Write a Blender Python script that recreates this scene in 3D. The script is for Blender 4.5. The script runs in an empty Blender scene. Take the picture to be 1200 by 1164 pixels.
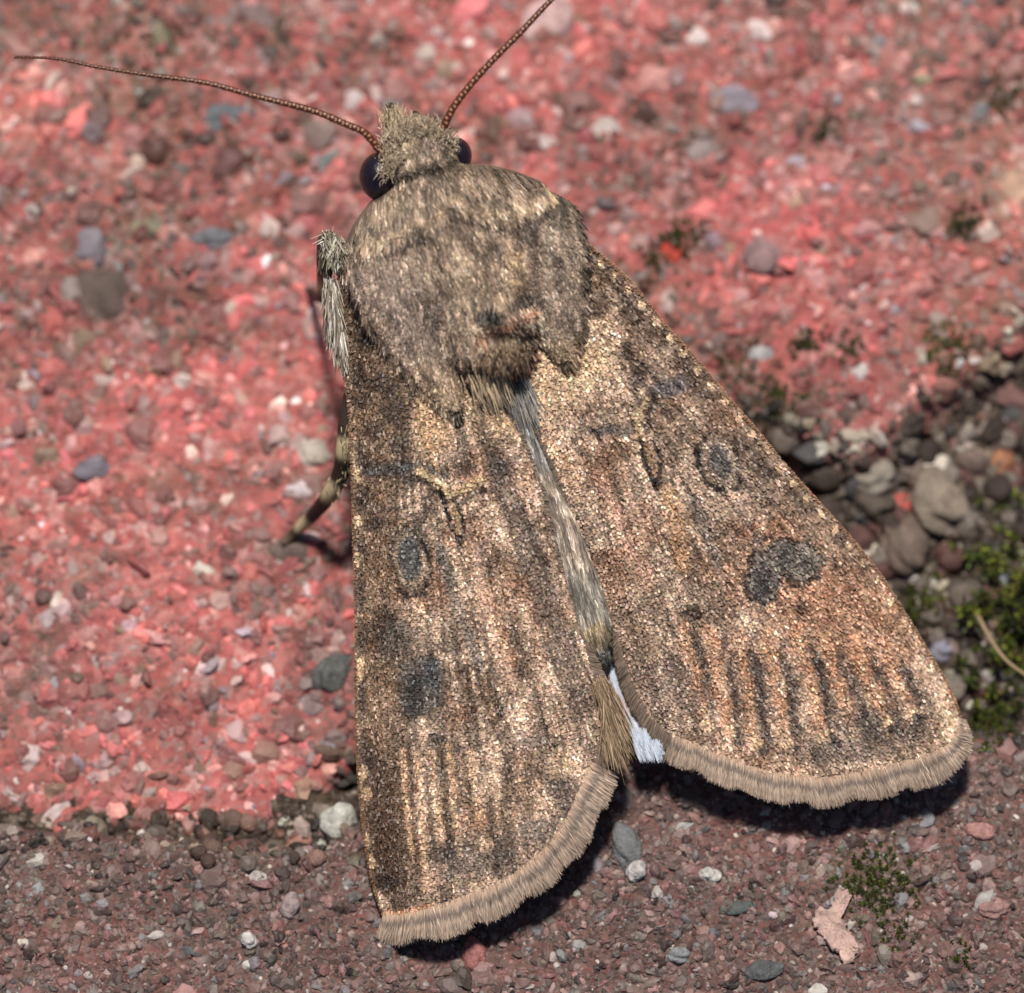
import bpy, math, random
import numpy as np
from mathutils import Matrix, Vector

random.seed(7)
rng = np.random.default_rng(7)
R = math.radians
sc = bpy.context.scene
col = sc.collection
# one Blender unit is 2 mm of the real place (the moth is about 20 mm long)
sc.unit_settings.system = 'METRIC'
sc.unit_settings.scale_length = 0.002

# ------------------------------------------------------------------ camera, sky, sun, exposure
TH = R(15)                 # the moth's back (and the camera) lean 15 degrees from the ground
D = 80.0                   # camera distance from the moth's back
CZ = 5*math.sin(TH) + 0.68*math.cos(TH)
ROOT = Matrix.Translation((0, 0, CZ)) @ Matrix.Rotation(TH, 4, 'X')
cam_d = bpy.data.cameras.new('camera')
cam = bpy.data.objects.new('camera', cam_d); col.objects.link(cam)
cam.matrix_world = ROOT @ Matrix.Translation((0, 0, D))
cam_d.sensor_width = 36; cam_d.lens = 3*D
cam_d.clip_start = 1; cam_d.clip_end = 500
cam_d.dof.use_dof = True
cam_d.dof.focus_distance = D + 0.12
cam_d.dof.aperture_fstop = 0.24/2.35
sc.camera = cam
SUN_DIR_M = Vector((0.02, -0.57, -0.82)).normalized()      # light travels, in the moth's frame
SUN_DIR = (ROOT.to_3x3() @ SUN_DIR_M).normalized()
sun_el = math.asin(-SUN_DIR.z); sun_az = math.atan2(-SUN_DIR.x, -SUN_DIR.y)
w = bpy.data.worlds.new('World'); sc.world = w; w.use_nodes = True
nt = w.node_tree; bg = nt.nodes['Background']
sky = nt.nodes.new('ShaderNodeTexSky'); sky.sky_type = 'NISHITA'; sky.sun_disc = False
sky.sun_elevation = sun_el; sky.sun_rotation = sun_az
nt.links.new(sky.outputs[0], bg.inputs[0]); bg.inputs[1].default_value = 0.05
sun_d = bpy.data.lights.new('sun', 'SUN'); sun_d.energy = 4.6; sun_d.angle = R(6); sun_d.color = (1.0, .965, .91)
sun = bpy.data.objects.new('sun', sun_d); col.objects.link(sun)
sun.rotation_euler = SUN_DIR.to_track_quat('-Z', 'Y').to_euler(); sun.location = (0, 10, 30)
sc.view_settings.view_transform = 'Standard'; sc.view_settings.look = 'None'
sc.view_settings.exposure = 0.0; sc.view_settings.gamma = 1
sc.cycles.max_bounces = 4

# ------------------------------------------------------------------ helpers
def lin(c):
    c = np.asarray(c, float)/255
    return np.where(c <= .04045, c/12.92, ((c+.055)/1.055)**2.4)

_tab = np.random.default_rng(3).random((256, 256))
def vn(x, y, seed=0):
    x = np.asarray(x, float)+seed*17.31; y = np.asarray(y, float)+seed*9.77
    xi = np.floor(x).astype(int); yi = np.floor(y).astype(int)
    fx = x-xi; fy = y-yi; fx = fx*fx*(3-2*fx); fy = fy*fy*(3-2*fy)
    a = _tab[xi & 255, yi & 255]; b = _tab[(xi+1) & 255, yi & 255]
    c = _tab[xi & 255, (yi+1) & 255]; d = _tab[(xi+1) & 255, (yi+1) & 255]
    return (a*(1-fx)+b*fx)*(1-fy)+(c*(1-fx)+d*fx)*fy
def fbm(x, y, seed=0, o=4):
    s = 0; a = .5; t = 0
    for k in range(o):
        s = s+a*vn(np.asarray(x)*2**k, np.asarray(y)*2**k, seed+k*5); t += a; a *= .5
    return s/t
def sstep(a, b, x):
    t = np.clip((np.asarray(x, float)-a)/(b-a), 0, 1); return t*t*(3-2*t)
def dist_poly(px, py, pts):
    pts = np.asarray(pts, float); best = np.full(np.shape(px), 1e9)
    for (x0, y0), (x1, y1) in zip(pts[:-1], pts[1:]):
        dx, dy = x1-x0, y1-y0
        t = np.clip(((px-x0)*dx+(py-y0)*dy)/(dx*dx+dy*dy+1e-9), 0, 1)
        best = np.minimum(best, np.hypot(px-x0-t*dx, py-y0-t*dy))
    return best
def inside(px, py, poly):
    poly = np.asarray(poly, float); r = np.zeros(np.shape(px), bool); j = len(poly)-1
    for i in range(len(poly)):
        xi, yi = poly[i]; xj, yj = poly[j]
        if yi != yj:
            r ^= ((yi > py) != (yj > py)) & (px < (xj-xi)*(py-yi)/(yj-yi)+xi)
        j = i
    return r
def resample(pts, n):
    """smooth curve through points (Catmull-Rom), n samples evenly along its length"""
    P = np.asarray(pts, float)
    Q = np.vstack([2*P[0]-P[1], P, 2*P[-1]-P[-2]]); out = []
    for i in range(1, len(Q)-2):
        t = np.linspace(0, 1, 16, endpoint=False)[:, None]
        p0, p1, p2, p3 = Q[i-1], Q[i], Q[i+1], Q[i+2]
        out.append(.5*((2*p1)+(-p0+p2)*t+(2*p0-5*p1+4*p2-p3)*t*t+(-p0+3*p1-3*p2+p3)*t**3))
    out = np.vstack(out+[P[-1:]])
    L = np.r_[0, np.cumsum(np.linalg.norm(np.diff(out, axis=0), axis=1))]
    s = np.linspace(0, L[-1], n)
    return np.stack([np.interp(s, L, out[:, k]) for k in range(P.shape[1])], 1)

def M(px, py, wz):
    """moth frame: place measured across the back and height above it"""
    k = (D-np.asarray(wz, float))/D
    return np.stack([(np.asarray(px, float)-600)/100*k, (582-np.asarray(py, float))/100*k, np.asarray(wz, float)+0*k], -1)
_ct, _st = math.cos(TH), math.sin(TH)
def G(px, py, z):
    """ground: world x, y for a place seen at px, py lying at height z"""
    X = (np.asarray(px, float)-600)/100; Y = (582-np.asarray(py, float))/100
    # ray from (0,0,D) to (X,Y,0): point = (Xk, Yk, D(1-k)); world z = Yk st + D(1-k) ct + CZ
    k = (D*_ct+CZ-z)/(D*_ct-Y*_st)
    return X*k, Y*k*_ct-D*(1-k)*_st
def toPx(x, y, z):
    yy = y; zz = z-CZ
    v = yy*_ct+zz*_st; wv = -yy*_st+zz*_ct
    k = (D-wv)/D
    return x/k*100+600, 582-v/k*100

def mesh_np(name, V, F, mat, parent=None, colr=None, smooth=True, kind=None):
    me = bpy.data.meshes.new(name)
    V = np.asarray(V, np.float32).reshape(-1, 3); F = np.asarray(F, np.int32)
    n, k = F.shape
    me.vertices.add(len(V)); me.vertices.foreach_set('co', V.ravel())
    me.loops.add(n*k); me.loops.foreach_set('vertex_index', F.ravel())
    me.polygons.add(n); me.polygons.foreach_set('loop_start', np.arange(0, n*k, k, dtype=np.int32))
    try: me.polygons.foreach_set('loop_total', np.full(n, k, np.int32))
    except Exception: pass
    me.polygons.foreach_set('use_smooth', np.full(n, smooth, bool))
    if colr is not None:
        ca = me.color_attributes.new('Col', 'FLOAT_COLOR', 'POINT')
        c = np.ones((len(V), 4), np.float32); c[:, :3] = colr
        ca.data.foreach_set('color', c.ravel())
    me.update(calc_edges=True)
    me.materials.append(mat)
    o = bpy.data.objects.new(name, me); col.objects.link(o)
    if parent is not None: o.parent = parent
    if kind: o['kind'] = kind
    return o
def tag(o, label, cat, group=None):
    o['label'] = label; o['category'] = cat
    if group: o['group'] = group
    return o
def grid_faces(nu, nv, off=0, wrap=False):
    i = np.arange(nu-1)[:, None]; j = np.arange(nv if wrap else nv-1)[None, :]
    j2 = (j+1) % nv
    return np.stack([i*nv+j, (i+1)*nv+j, (i+1)*nv+j2, i*nv+j2], -1).reshape(-1, 4)+off

def material(name, rough=.6, spec=.3, attr=True, base=(.5, .5, .5), bump=0, bscale=30, nscale=0, namt=0, sheen=0, coat=0):
    m = bpy.data.materials.new(name); m.use_nodes = True
    t = m.node_tree; p = t.nodes['Principled BSDF']
    p.inputs['Roughness'].default_value = rough; p.inputs['Specular IOR Level'].default_value = spec
    p.inputs['Coat Weight'].default_value = coat
    if sheen: p.inputs['Sheen Weight'].default_value = sheen
    src = None
    if attr:
        a = t.nodes.new('ShaderNodeAttribute'); a.attribute_name = 'Col'; src = a.outputs['Color']
    else:
        rgb = t.nodes.new('ShaderNodeRGB'); rgb.outputs[0].default_value = (*base, 1); src = rgb.outputs[0]
    tc = t.nodes.new('ShaderNodeTexCoord')
    if namt:
        nz = t.nodes.new('ShaderNodeTexNoise'); nz.inputs['Scale'].default_value = nscale; nz.inputs['Detail'].default_value = 6
        nz.inputs['Roughness'].default_value = .7
        t.links.new(tc.outputs['Object'], nz.inputs['Vector'])
        mr = t.nodes.new('ShaderNodeMapRange'); mr.inputs['From Min'].default_value = .25; mr.inputs['From Max'].default_value = .75
        mr.inputs['To Min'].default_value = 1-namt; mr.inputs['To Max'].default_value = 1+namt
        t.links.new(nz.outputs[0], mr.inputs['Value'])
        mx = t.nodes.new('ShaderNodeVectorMath'); mx.operation = 'SCALE'
        t.links.new(src, mx.inputs[0]); t.links.new(mr.outputs[0], mx.inputs['Scale']); src = mx.outputs[0]
    t.links.new(src, p.inputs['Base Color'])
    if bump:
        nz = t.nodes.new('ShaderNodeTexNoise'); nz.inputs['Scale'].default_value = bscale; nz.inputs['Detail'].default_value = 5
        t.links.new(tc.outputs['Object'], nz.inputs['Vector'])
        b = t.nodes.new('ShaderNodeBump'); b.inputs['Strength'].default_value = bump; b.inputs['Distance'].default_value = .03
        t.links.new(nz.outputs[0], b.inputs['Height']); t.links.new(b.outputs[0], p.inputs['Normal'])
    return m, t, p

MATS = {}
def mat(name, **k):
    if name not in MATS: MATS[name] = material(name, **k)[0]
    return MATS[name]

def stone_material(name, sizes, ramps, amt):
    """grainy stone: vertex tint mixed with cells of grain colour at two sizes, fine bump"""
    m, t, p = material(name, rough=.75, spec=.25, nscale=3.0, namt=.22)
    src = p.inputs['Base Color'].links[0].from_socket
    tc = [n for n in t.nodes if n.type == 'TEX_COORD'][0]
    wob = t.nodes.new('ShaderNodeTexNoise'); wob.inputs['Scale'].default_value = 9; wob.inputs['Detail'].default_value = 3
    t.links.new(tc.outputs['Object'], wob.inputs['Vector'])
    sub = t.nodes.new('ShaderNodeVectorMath'); sub.operation = 'MULTIPLY_ADD'
    sub.inputs[1].default_value = (.16, .16, .16)
    t.links.new(wob.outputs['Color'], sub.inputs[0]); t.links.new(tc.outputs['Object'], sub.inputs[2])
    hs = None
    for sz, ramp, am in zip(sizes, ramps, amt):
        v = t.nodes.new('ShaderNodeTexVoronoi'); v.inputs['Scale'].default_value = 1/sz
        t.links.new(sub.outputs[0], v.inputs['Vector'])
        sx = t.nodes.new('ShaderNodeSeparateColor'); t.links.new(v.outputs['Color'], sx.inputs[0])
        cr = t.nodes.new('ShaderNodeValToRGB'); cr.color_ramp.interpolation = 'CONSTANT'
        els = cr.color_ramp.elements
        while len(els) < len(ramp): els.new(.5)
        for e, (pos, c) in zip(els, ramp): e.position = pos; e.color = (*lin(c), 1)
        t.links.new(sx.outputs[0], cr.inputs[0])
        mx = t.nodes.new('ShaderNodeMix'); mx.data_type = 'RGBA'
        mm = t.nodes.new('ShaderNodeMath'); mm.operation = 'MULTIPLY'; mm.inputs[1].default_value = am
        t.links.new(sx.outputs[1], mm.inputs[0]); t.links.new(mm.outputs[0], mx.inputs['Factor'])
        t.links.new(src, mx.inputs['A']); t.links.new(cr.outputs[0], mx.inputs['B']); src = mx.outputs['Result']
        if hs is None: hs = v.outputs['Distance']
    t.links.new(src, p.inputs['Base Color'])
    nz = t.nodes.new('ShaderNodeTexNoise'); nz.inputs['Scale'].default_value = 14; nz.inputs['Detail'].default_value = 8
    nz.inputs['Roughness'].default_value = .7
    t.links.new(tc.outputs['Object'], nz.inputs['Vector'])
    ad = t.nodes.new('ShaderNodeMath'); ad.operation = 'SUBTRACT'
    t.links.new(nz.outputs[0], ad.inputs[0]); t.links.new(hs, ad.inputs[1])
    b = t.nodes.new('ShaderNodeBump'); b.inputs['Strength'].default_value = .8; b.inputs['Distance'].default_value = .06
    t.links.new(ad.outputs[0], b.inputs['Height']); t.links.new(b.outputs[0], p.inputs['Normal'])
    return m

# ------------------------------------------------------------------ painters (pigment patterns)
class Canvas:
    def __init__(s, x0, y0, x1, y1, res):
        s.x0, s.y0, s.res = x0, y0, res
        s.w = int((x1-x0)/res)+1; s.h = int((y1-y0)/res)+1
        s.X, s.Y = np.meshgrid(x0+np.arange(s.w)*res, y0+np.arange(s.h)*res)
        s.C = np.zeros((s.h, s.w, 3)); s.H = np.zeros((s.h, s.w))
    def _box(s, xs, ys, pad):
        a = max(0, int((min(xs)-pad-s.x0)/s.res)); b = min(s.w, int((max(xs)+pad-s.x0)/s.res)+2)
        c = max(0, int((min(ys)-pad-s.y0)/s.res)); d = min(s.h, int((max(ys)+pad-s.y0)/s.res)+2)
        return slice(c, d), slice(a, b)
    def _apply(s, sl, al, c, dh):
        if c is not None: s.C[sl] = s.C[sl]*(1-al[..., None])+lin(c)*al[..., None]
        if dh: s.H[sl] += al*dh
    def stroke(s, pts, wd, c, a=1., soft=2., dh=0, rag=2.):
        pts = np.asarray(pts, float); sl = s._box(pts[:, 0], pts[:, 1], wd+soft+6)
        X, Y = s.X[sl], s.Y[sl]
        d = dist_poly(X, Y, pts)+rag*(vn(X/6, Y/6, 4)-.5)*2
        s._apply(sl, a*(1-sstep(wd/2-soft/2, wd/2+soft, d)), c, dh)
    def blob(s, cx, cy, rx, ry, c, a=1., ang=0, soft=.3, dh=0, rag=.25, rs=14):
        m = max(rx, ry)*(1.3+soft); sl = s._box([cx], [cy], m)
        X, Y = s.X[sl]-cx, s.Y[sl]-cy; t = R(ang)
        u = (X*math.cos(t)+Y*math.sin(t))/rx; v = (-X*math.sin(t)+Y*math.cos(t))/ry
        d = np.hypot(u, v)+rag*(fbm(s.X[sl]/rs, s.Y[sl]/rs, 7)-.5)*2
        s._apply(sl, a*(1-sstep(1-soft, 1+soft, d)), c, dh)
    def get(s, px, py):
        i = np.clip(((py-s.y0)/s.res), 0, s.h-1.001); j = np.clip(((px-s.x0)/s.res), 0, s.w-1.001)
        return s.C[i.astype(int), j.astype(int)]
    def geth(s, px, py):
        i = np.clip(((py-s.y0)/s.res), 0, s.h-1.001); j = np.clip(((px-s.x0)/s.res), 0, s.w-1.001)
        i0 = i.astype(int); j0 = j.astype(int); fi = i-i0; fj = j-j0
        A = s.H
        return (A[i0, j0]*(1-fj)+A[i0, j0+1]*fj)*(1-fi)+(A[i0+1, j0]*(1-fj)+A[i0+1, j0+1]*fj)*fi

# ================================================================== THE GROUND
RED_EDGE = [(-1600, 990), (-200, 985), (150, 982), (300, 985), (370, 960), (405, 900), (440, 830), (640, 720), (790, 560), (850, 475),
            (930, 500), (1000, 540), (1060, 500), (1110, 440), (1200, 395), (1400, 330), (1900, 240), (2800, 100)]
LOW_EDGE = [(-1600, 980), (0, 976), (180, 980), (300, 994), (380, 995), (440, 960), (600, 930), (740, 880), (900, 880),
            (1100, 885), (1150, 872), (1240, 866), (1500, 850), (2800, 800)]
def edge_y(E, px): E = np.array(E, float); return np.interp(px, E[:, 0], E[:, 1])
Z_RED, Z_LOW, Z_SOIL = -.5, 0.0, -1.1
def z_red(x, y):
    px, py = toPx(x, y, Z_RED)
    e = edge_y(RED_EDGE, px)-py+30*(fbm(px/45, py/45, 21)-.5)         # >0 inside
    base = Z_RED+.30*(fbm(x/1.6, y/1.6, 2)-.5)+.16*(fbm(x/.34, y/.34, 5, 3)-.5)+.08*(vn(x/.1, y/.1, 8)-.5)
    return base-1.1*(1-sstep(-90, 34, e))**1.2, e
def z_low(x, y):
    px, py = toPx(x, y, Z_LOW)
    e = py-edge_y(LOW_EDGE, px)+24*(fbm(px/40, py/40, 31)-.5)
    base = Z_LOW+.20*(fbm(x/1.3, y/1.3, 12)-.5)+.12*(fbm(x/.26, y/.26, 15, 3)-.5)+.05*(vn(x/.08, y/.08, 18)-.5)
    return base-1.7*(1-sstep(-60, 20, e))**1.3, e
def z_soil(x, y):
    px, py = toPx(x, y, Z_SOIL)
    return Z_SOIL+.62*(1-sstep(360, 640, px))*sstep(890, 960, py)+.38*(fbm(x/.9, y/.9, 42)-.5)+.2*(fbm(x/.2, y/.2, 45, 3)-.5)
def ground_z(x, y):
    return np.maximum(np.maximum(z_red(x, y)[0], z_low(x, y)[0]), z_soil(x, y))

# tint of the ground, authored as large soft patches of the stone's own colour
CR = Canvas(-400, -400, 1600, 1600, 4)
n1 = fbm(CR.X/150, CR.Y/150, 51); n2 = fbm(CR.X/60, CR.Y/60, 55); n3 = fbm(CR.X/24, CR.Y/24, 59)
def mixc(a, b, t): return lin(a)*(1-t[..., None])+lin(b)*t[..., None]
CR.C = mixc((150, 80, 74), (208, 112, 106), sstep(.35, .65, n2))
t_ = sstep(.5, .7, n1)[..., None]; CR.C = CR.C*(1-.65*t_)+lin((128, 92, 78))*.65*t_
t_ = sstep(.54, .68, n3)[..., None]; CR.C = CR.C*(1-.7*t_)+lin((78, 62, 50))*.7*t_
t_ = sstep(.5, .62, fbm(CR.X/46, CR.Y/40, 64))[..., None]; CR.C = CR.C*(1-.6*t_)+lin((92, 84, 56))*.7*t_
for (x, y, rx, ry, c, a) in [
        (90, 30, 150, 60, (125, 100, 80), .75), (10, 130, 60, 60, (235, 130, 110), .8), (120, 350, 55, 55, (105, 80, 72), .85),
        (20, 300, 70, 120, (140, 90, 78), .6), (180, 105, 60, 30, (130, 105, 80), .5), (330, 640, 90, 60, (125, 85, 75), .6),
        (170, 470, 120, 70, (215, 95, 95), .5), (60, 600, 90, 60, (205, 90, 88), .5), (250, 720, 160, 110, (212, 105, 102), .6),
        (40, 740, 90, 80, (140, 96, 92), .6), (110, 330, 60, 40, (90, 76, 60), .6), (200, 350, 60, 50, (120, 80, 66), .5), (420, 60, 40, 40, (120, 90, 76), .5), (60, 200, 80, 50, (130, 84, 72), .6), (120, 230, 60, 30, (112, 88, 68), .6), (700, 180, 50, 40, (110, 80, 68), .6), (740, 110, 70, 14, (96, 66, 58), .7), (960, 150, 60, 40, (110, 92, 72), .6), (1010, 280, 60, 40, (104, 84, 70), .6), (1120, 180, 70, 90, (118, 96, 74), .6), (1020, 120, 50, 40, (120, 96, 80), .6), (880, 180, 60, 30, (110, 76, 66), .5), (700, 60, 60, 30, (130, 84, 76), .5), (940, 460, 60, 30, (84, 70, 54), .7), (790, 400, 50, 40, (104, 80, 62), .6), (830, 230, 40, 30, (96, 74, 62), .6), (280, 30, 120, 30, (126, 96, 80), .6), (60, 400, 60, 60, (140, 84, 76), .5), (230, 590, 60, 30, (128, 80, 72), .5), (60, 840, 80, 40, (150, 100, 96), .5), (480, 90, 40, 30, (120, 80, 72), .5), (1100, 160, 50, 60, (120, 100, 80), .6), (760, 350, 40, 40, (100, 84, 62), .6), (310, 680, 60, 40, (110, 78, 68), .6), (330, 880, 90, 60, (205, 100, 98), .6), (130, 900, 170, 60, (192, 100, 96), .6),
        (300, 490, 90, 110, (220, 110, 105), .5), (560, 60, 120, 60, (215, 100, 98), .5), (650, 110, 80, 60, (205, 90, 90), .4),
        (820, 60, 130, 70, (196, 92, 90), .4), (1090, 30, 60, 90, (140, 115, 100), .8), (870, 30, 60, 40, (160, 120, 110), .5),
        (800, 150, 90, 40, (140, 85, 75), .6), (1010, 200, 120, 120, (165, 105, 100), .55), (1150, 260, 90, 130, (140, 100, 80), .7),
        (890, 260, 90, 70, (215, 88, 96), .6), (780, 310, 60, 50, (110, 90, 70), .75), (900, 330, 100, 60, (190, 84, 84), .5),
        (960, 400, 110, 50, (200, 90, 92), .5), (740, 260, 50, 40, (200, 80, 85), .4), (1060, 330, 100, 60, (175, 90, 90), .5),
        (870, 450, 70, 60, (95, 80, 60), .8), (1150, 400, 90, 60, (130, 100, 70), .7), (1190, 220, 30, 40, (205, 160, 130), .8),
        (380, 800, 60, 90, (100, 80, 72), .7), (390, 620, 60, 90, (150, 90, 85), .4), (360, 520, 60, 60, (190, 120, 110), .5),
        (990, 510, 80, 40, (130, 110, 100), .8)]:
    CR.blob(x, y, rx, ry, c, a, soft=.5, rag=.5, rs=40)
CR.C = CR.C.mean(2, keepdims=True)*.13+CR.C*.87
CL = Canvas(-400, 700, 1600, 1900, 4)
n1 = fbm(CL.X/120, CL.Y/120, 71); n2 = fbm(CL.X/35, CL.Y/35, 75)
CL.C = mixc((94, 74, 68), (122, 94, 86), sstep(.3, .7, n2))
t_ = sstep(.5, .7, n1)[..., None]; CL.C = CL.C*(1-.6*t_)+lin((112, 94, 84))*.6*t_
for (x, y, rx, ry, c, a) in [(60, 1040, 120, 50, (120, 92, 82), .6), (200, 1010, 140, 30, (96, 78, 70), .7), (90, 1110, 120, 40, (150, 100, 92), .6),
        (250, 1080, 80, 60, (112, 92, 84), .6), (350, 1010, 80, 30, (100, 74, 66), .7), (380, 1090, 70, 50, (110, 80, 72), .5),
        (1160, 920, 90, 40, (125, 105, 95), .7), (1020, 1030, 60, 40, (100, 88, 60), .6), (860, 980, 90, 30, (140, 82, 80), .5),
        (750, 1000, 60, 40, (140, 108, 104), .5), (1100, 1080, 90, 60, (130, 90, 84), .5), (10, 1150, 60, 40, (130, 110, 105), .5)]:
    CL.blob(x, y, rx, ry, c, a, soft=.5, rag=.5, rs=40)

def axis(lo, hi, flo, fhi, fine, coarse):
    return np.unique(np.round(np.r_[np.arange(lo, flo, coarse), np.arange(flo, fhi, fine), np.arange(fhi, hi+coarse, coarse)], 4))
red_ramp = [(0, (196, 108, 102)), (.22, (142, 86, 80)), (.36, (210, 148, 138)), (.5, (122, 100, 88)), (.62, (176, 94, 90)), (.76, (160, 142, 136)), (.86, (96, 72, 64)), (.95, (222, 198, 190))]
low_ramp = [(0, (118, 84, 76)), (.2, (82, 66, 60)), (.38, (142, 108, 100)), (.52, (100, 86, 76)), (.64, (128, 76, 72)), (.78, (112, 106, 104)), (.88, (56, 46, 42)), (.95, (176, 158, 148))]
m_red = stone_material('red_stone', (.20, .09), (red_ramp, red_ramp), (.7, .55))
m_low = stone_material('brown_stone', (.11, .045), (low_ramp, low_ramp), (.85, .75))
soil_ramp = [(0, (80, 62, 52)), (.3, (52, 42, 36)), (.55, (110, 92, 78)), (.75, (70, 60, 44)), (.9, (140, 124, 110))]
m_soil = stone_material('joint_soil', (.14, .05), (soil_ramp, soil_ramp), (.8, .6))

pave = mesh_np('ground', *(lambda xs, ys: (lambda X, Y: (np.stack([X, Y, z_soil(X, Y)], -1), grid_faces(len(xs), len(ys))))(*np.meshgrid(xs, ys, indexing='ij')))(
    axis(-30, 30, -7, 10, .1, .5), axis(-30, 40, -7, 8, .1, .5)), m_soil, colr=lin((52, 43, 36)), kind='structure')

def stone(name, zf, xs, ys, m, canv, ztop, lim, label):
    X, Y = np.meshgrid(xs, ys, indexing='ij'); Z, e = zf(X, Y)
    px, py = toPx(X, Y, ztop)
    C = canv.get(px, py).reshape(-1, 3)
    F = grid_faces(len(xs), len(ys)); keep = (e.ravel()[F] > lim).any(1); F = F[keep]
    used, inv = np.unique(F, return_inverse=True); V = np.stack([X, Y, Z], -1).reshape(-1, 3)[used]
    o = mesh_np(name, V, inv.reshape(F.shape), m, pave, C[used], True); o['label'] = label; return o
s_red = stone('paving_stone', z_red, axis(-16, 18, -6.7, 6.7, .045, .3), axis(-6, 20, -5.2, 7.2, .045, .3), m_red, CR, Z_RED, -75, 'rough red paving stone behind the moth')
s_low = stone('paving_stone', z_low, axis(-16, 18, -6.5, 6.5, .035, .3), axis(-16, 0, -6.6, -2, .035, .3), m_low, CL, Z_LOW, -60, 'grainy reddish brown paving stone under the wing tips')

# grains set in the stones and in the soil
def ico(sub):
    t = (1+5**.5)/2
    v = [(-1, t, 0), (1, t, 0), (-1, -t, 0), (1, -t, 0), (0, -1, t), (0, 1, t), (0, -1, -t), (0, 1, -t), (t, 0, -1), (t, 0, 1), (-t, 0, -1), (-t, 0, 1)]
    f = [(0, 11, 5), (0, 5, 1), (0, 1, 7), (0, 7, 10), (0, 10, 11), (1, 5, 9), (5, 11, 4), (11, 10, 2), (10, 7, 6), (7, 1, 8), (3, 9, 4), (3, 4, 2), (3, 2, 6), (3, 6, 8), (3, 8, 9), (4, 9, 5), (2, 4, 11), (6, 2, 10), (8, 6, 7), (9, 8, 1)]
    v = [np.array(a)/np.linalg.norm(a) for a in v]
    for _ in range(sub):
        nf = []; cache = {}
        def mid(a, b):
            k = (min(a, b), max(a, b))
            if k not in cache:
                q = v[a]+v[b]; v.append(q/np.linalg.norm(q)); cache[k] = len(v)-1
            return cache[k]
        for a, b, c in f:
            x, y, z = mid(a, b), mid(b, c), mid(c, a); nf += [(a, x, z), (b, y, x), (c, z, y), (x, y, z)]
        f = nf
    return np.array(v), np.array(f)
ICO = {k: ico(k) for k in (0, 1, 2, 3)}
def rand_rot(n):
    q = rng.normal(size=(n, 4)); q /= np.linalg.norm(q, axis=1)[:, None]; a, b, c, d = q.T
    return np.stack([np.stack([1-2*(c*c+d*d), 2*(b*c-a*d), 2*(b*d+a*c)], -1), np.stack([2*(b*c+a*d), 1-2*(b*b+d*d), 2*(c*d-a*b)], -1),
                     np.stack([2*(b*d-a*c), 2*(c*d+a*b), 1-2*(b*b+c*c)], -1)], 1)
def grains(name, x, y, z, r, C, sub, m, parent, smooth=False, aniso=.45):
    v, f = ICO[sub]; n = len(x)
    J = v[None]*(1+.22*(rng.random((n, len(v), 1))-.5)*2)*(1-aniso+2*aniso*rng.random((n, 1, 3)))
    J = np.einsum('nij,nkj->nki', rand_rot(n), J)*r[:, None, None]
    J[..., 2] *= .8
    V = J+np.stack([x, y, z], -1)[:, None]
    F = f[None]+(np.arange(n)*len(v))[:, None, None]
    return mesh_np(name, V.reshape(-1, 3), F.reshape(-1, 3), m, parent, np.repeat(C, len(v), 0), smooth, 'stuff')
def pick(pal, wts, n, jit=.16):
    p = np.array([lin(c) for c in pal]); w_ = np.array(wts, float); w_ /= w_.sum()
    return np.clip(p[rng.choice(len(pal), n, p=w_)]*np.exp(rng.normal(0, jit, (n, 1)))*np.exp(rng.normal(0, .04, (n, 3))), 0, 1)
m_grain = mat('grain', rough=.55, spec=.4, nscale=9, namt=.25, bump=.5, bscale=22)
# red stone
n = 15000
x = rng.uniform(-7.5, 7.5, n); y = rng.uniform(-5.0, 7.6, n)
zz, e = z_red(x, y); k = e > 0; x, y, zz = x[k], y[k], zz[k]; n = len(x)
r = np.exp(rng.normal(math.log(.058), .5, n)).clip(.02, .18)
C = pick([(212, 106, 98), (190, 84, 80), (222, 152, 140), (152, 92, 84), (132, 108, 96), (168, 148, 142), (226, 208, 198), (92, 70, 62), (130, 132, 142), (204, 96, 98), (124, 114, 88), (206, 150, 142)],
         [15, 11, 11, 10, 12, 9, 3.6, 13, 3, 8, 5, 6], n, .34)
tint = CR.get(*toPx(x, y, Z_RED)); lt = (tint.mean(1)/tint.mean())[:, None]; C = (C*.52*np.clip(lt**1.4, .22, 1.4)*1.08+tint*.36)*.93; C = C.mean(1, keepdims=True)*.13+C*.87
grains('grain', x, y, zz-r*.45, r, C, 1, m_grain, s_red, False, .6)
# brown stone
n = 24000
x = rng.uniform(-7, 7, n); y = rng.uniform(-6.8, -2, n)
zz, e = z_low(x, y); k = e > 2; x, y, zz = x[k], y[k], zz[k]; n = len(x)
r = np.exp(rng.normal(math.log(.026), .55, n)).clip(.008, .12)
C = pick([(156, 114, 104), (130, 96, 86), (188, 150, 138), (106, 86, 78), (136, 122, 110), (150, 148, 148), (218, 204, 192), (74, 60, 54), (162, 100, 96), (196, 130, 122), (112, 106, 82)],
         [16, 14, 10, 14, 12, 6, 2.2, 10, 10, 4, 3], n)
tint = CL.get(*toPx(x, y, Z_LOW)); C = C.mean(1, keepdims=True)*.14+C*.36+tint*.24; wh = (rng.random(n) < .04) & (r < .03); C[wh] = lin((206, 190, 176))*rng.uniform(.5, 1, (wh.sum(), 1)); dk_ = rng.random(n) < .12; C[dk_] *= .4
grains('grain', x, y, zz-r*.3, r, C, 1, m_grain, s_low, False, .6)
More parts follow.
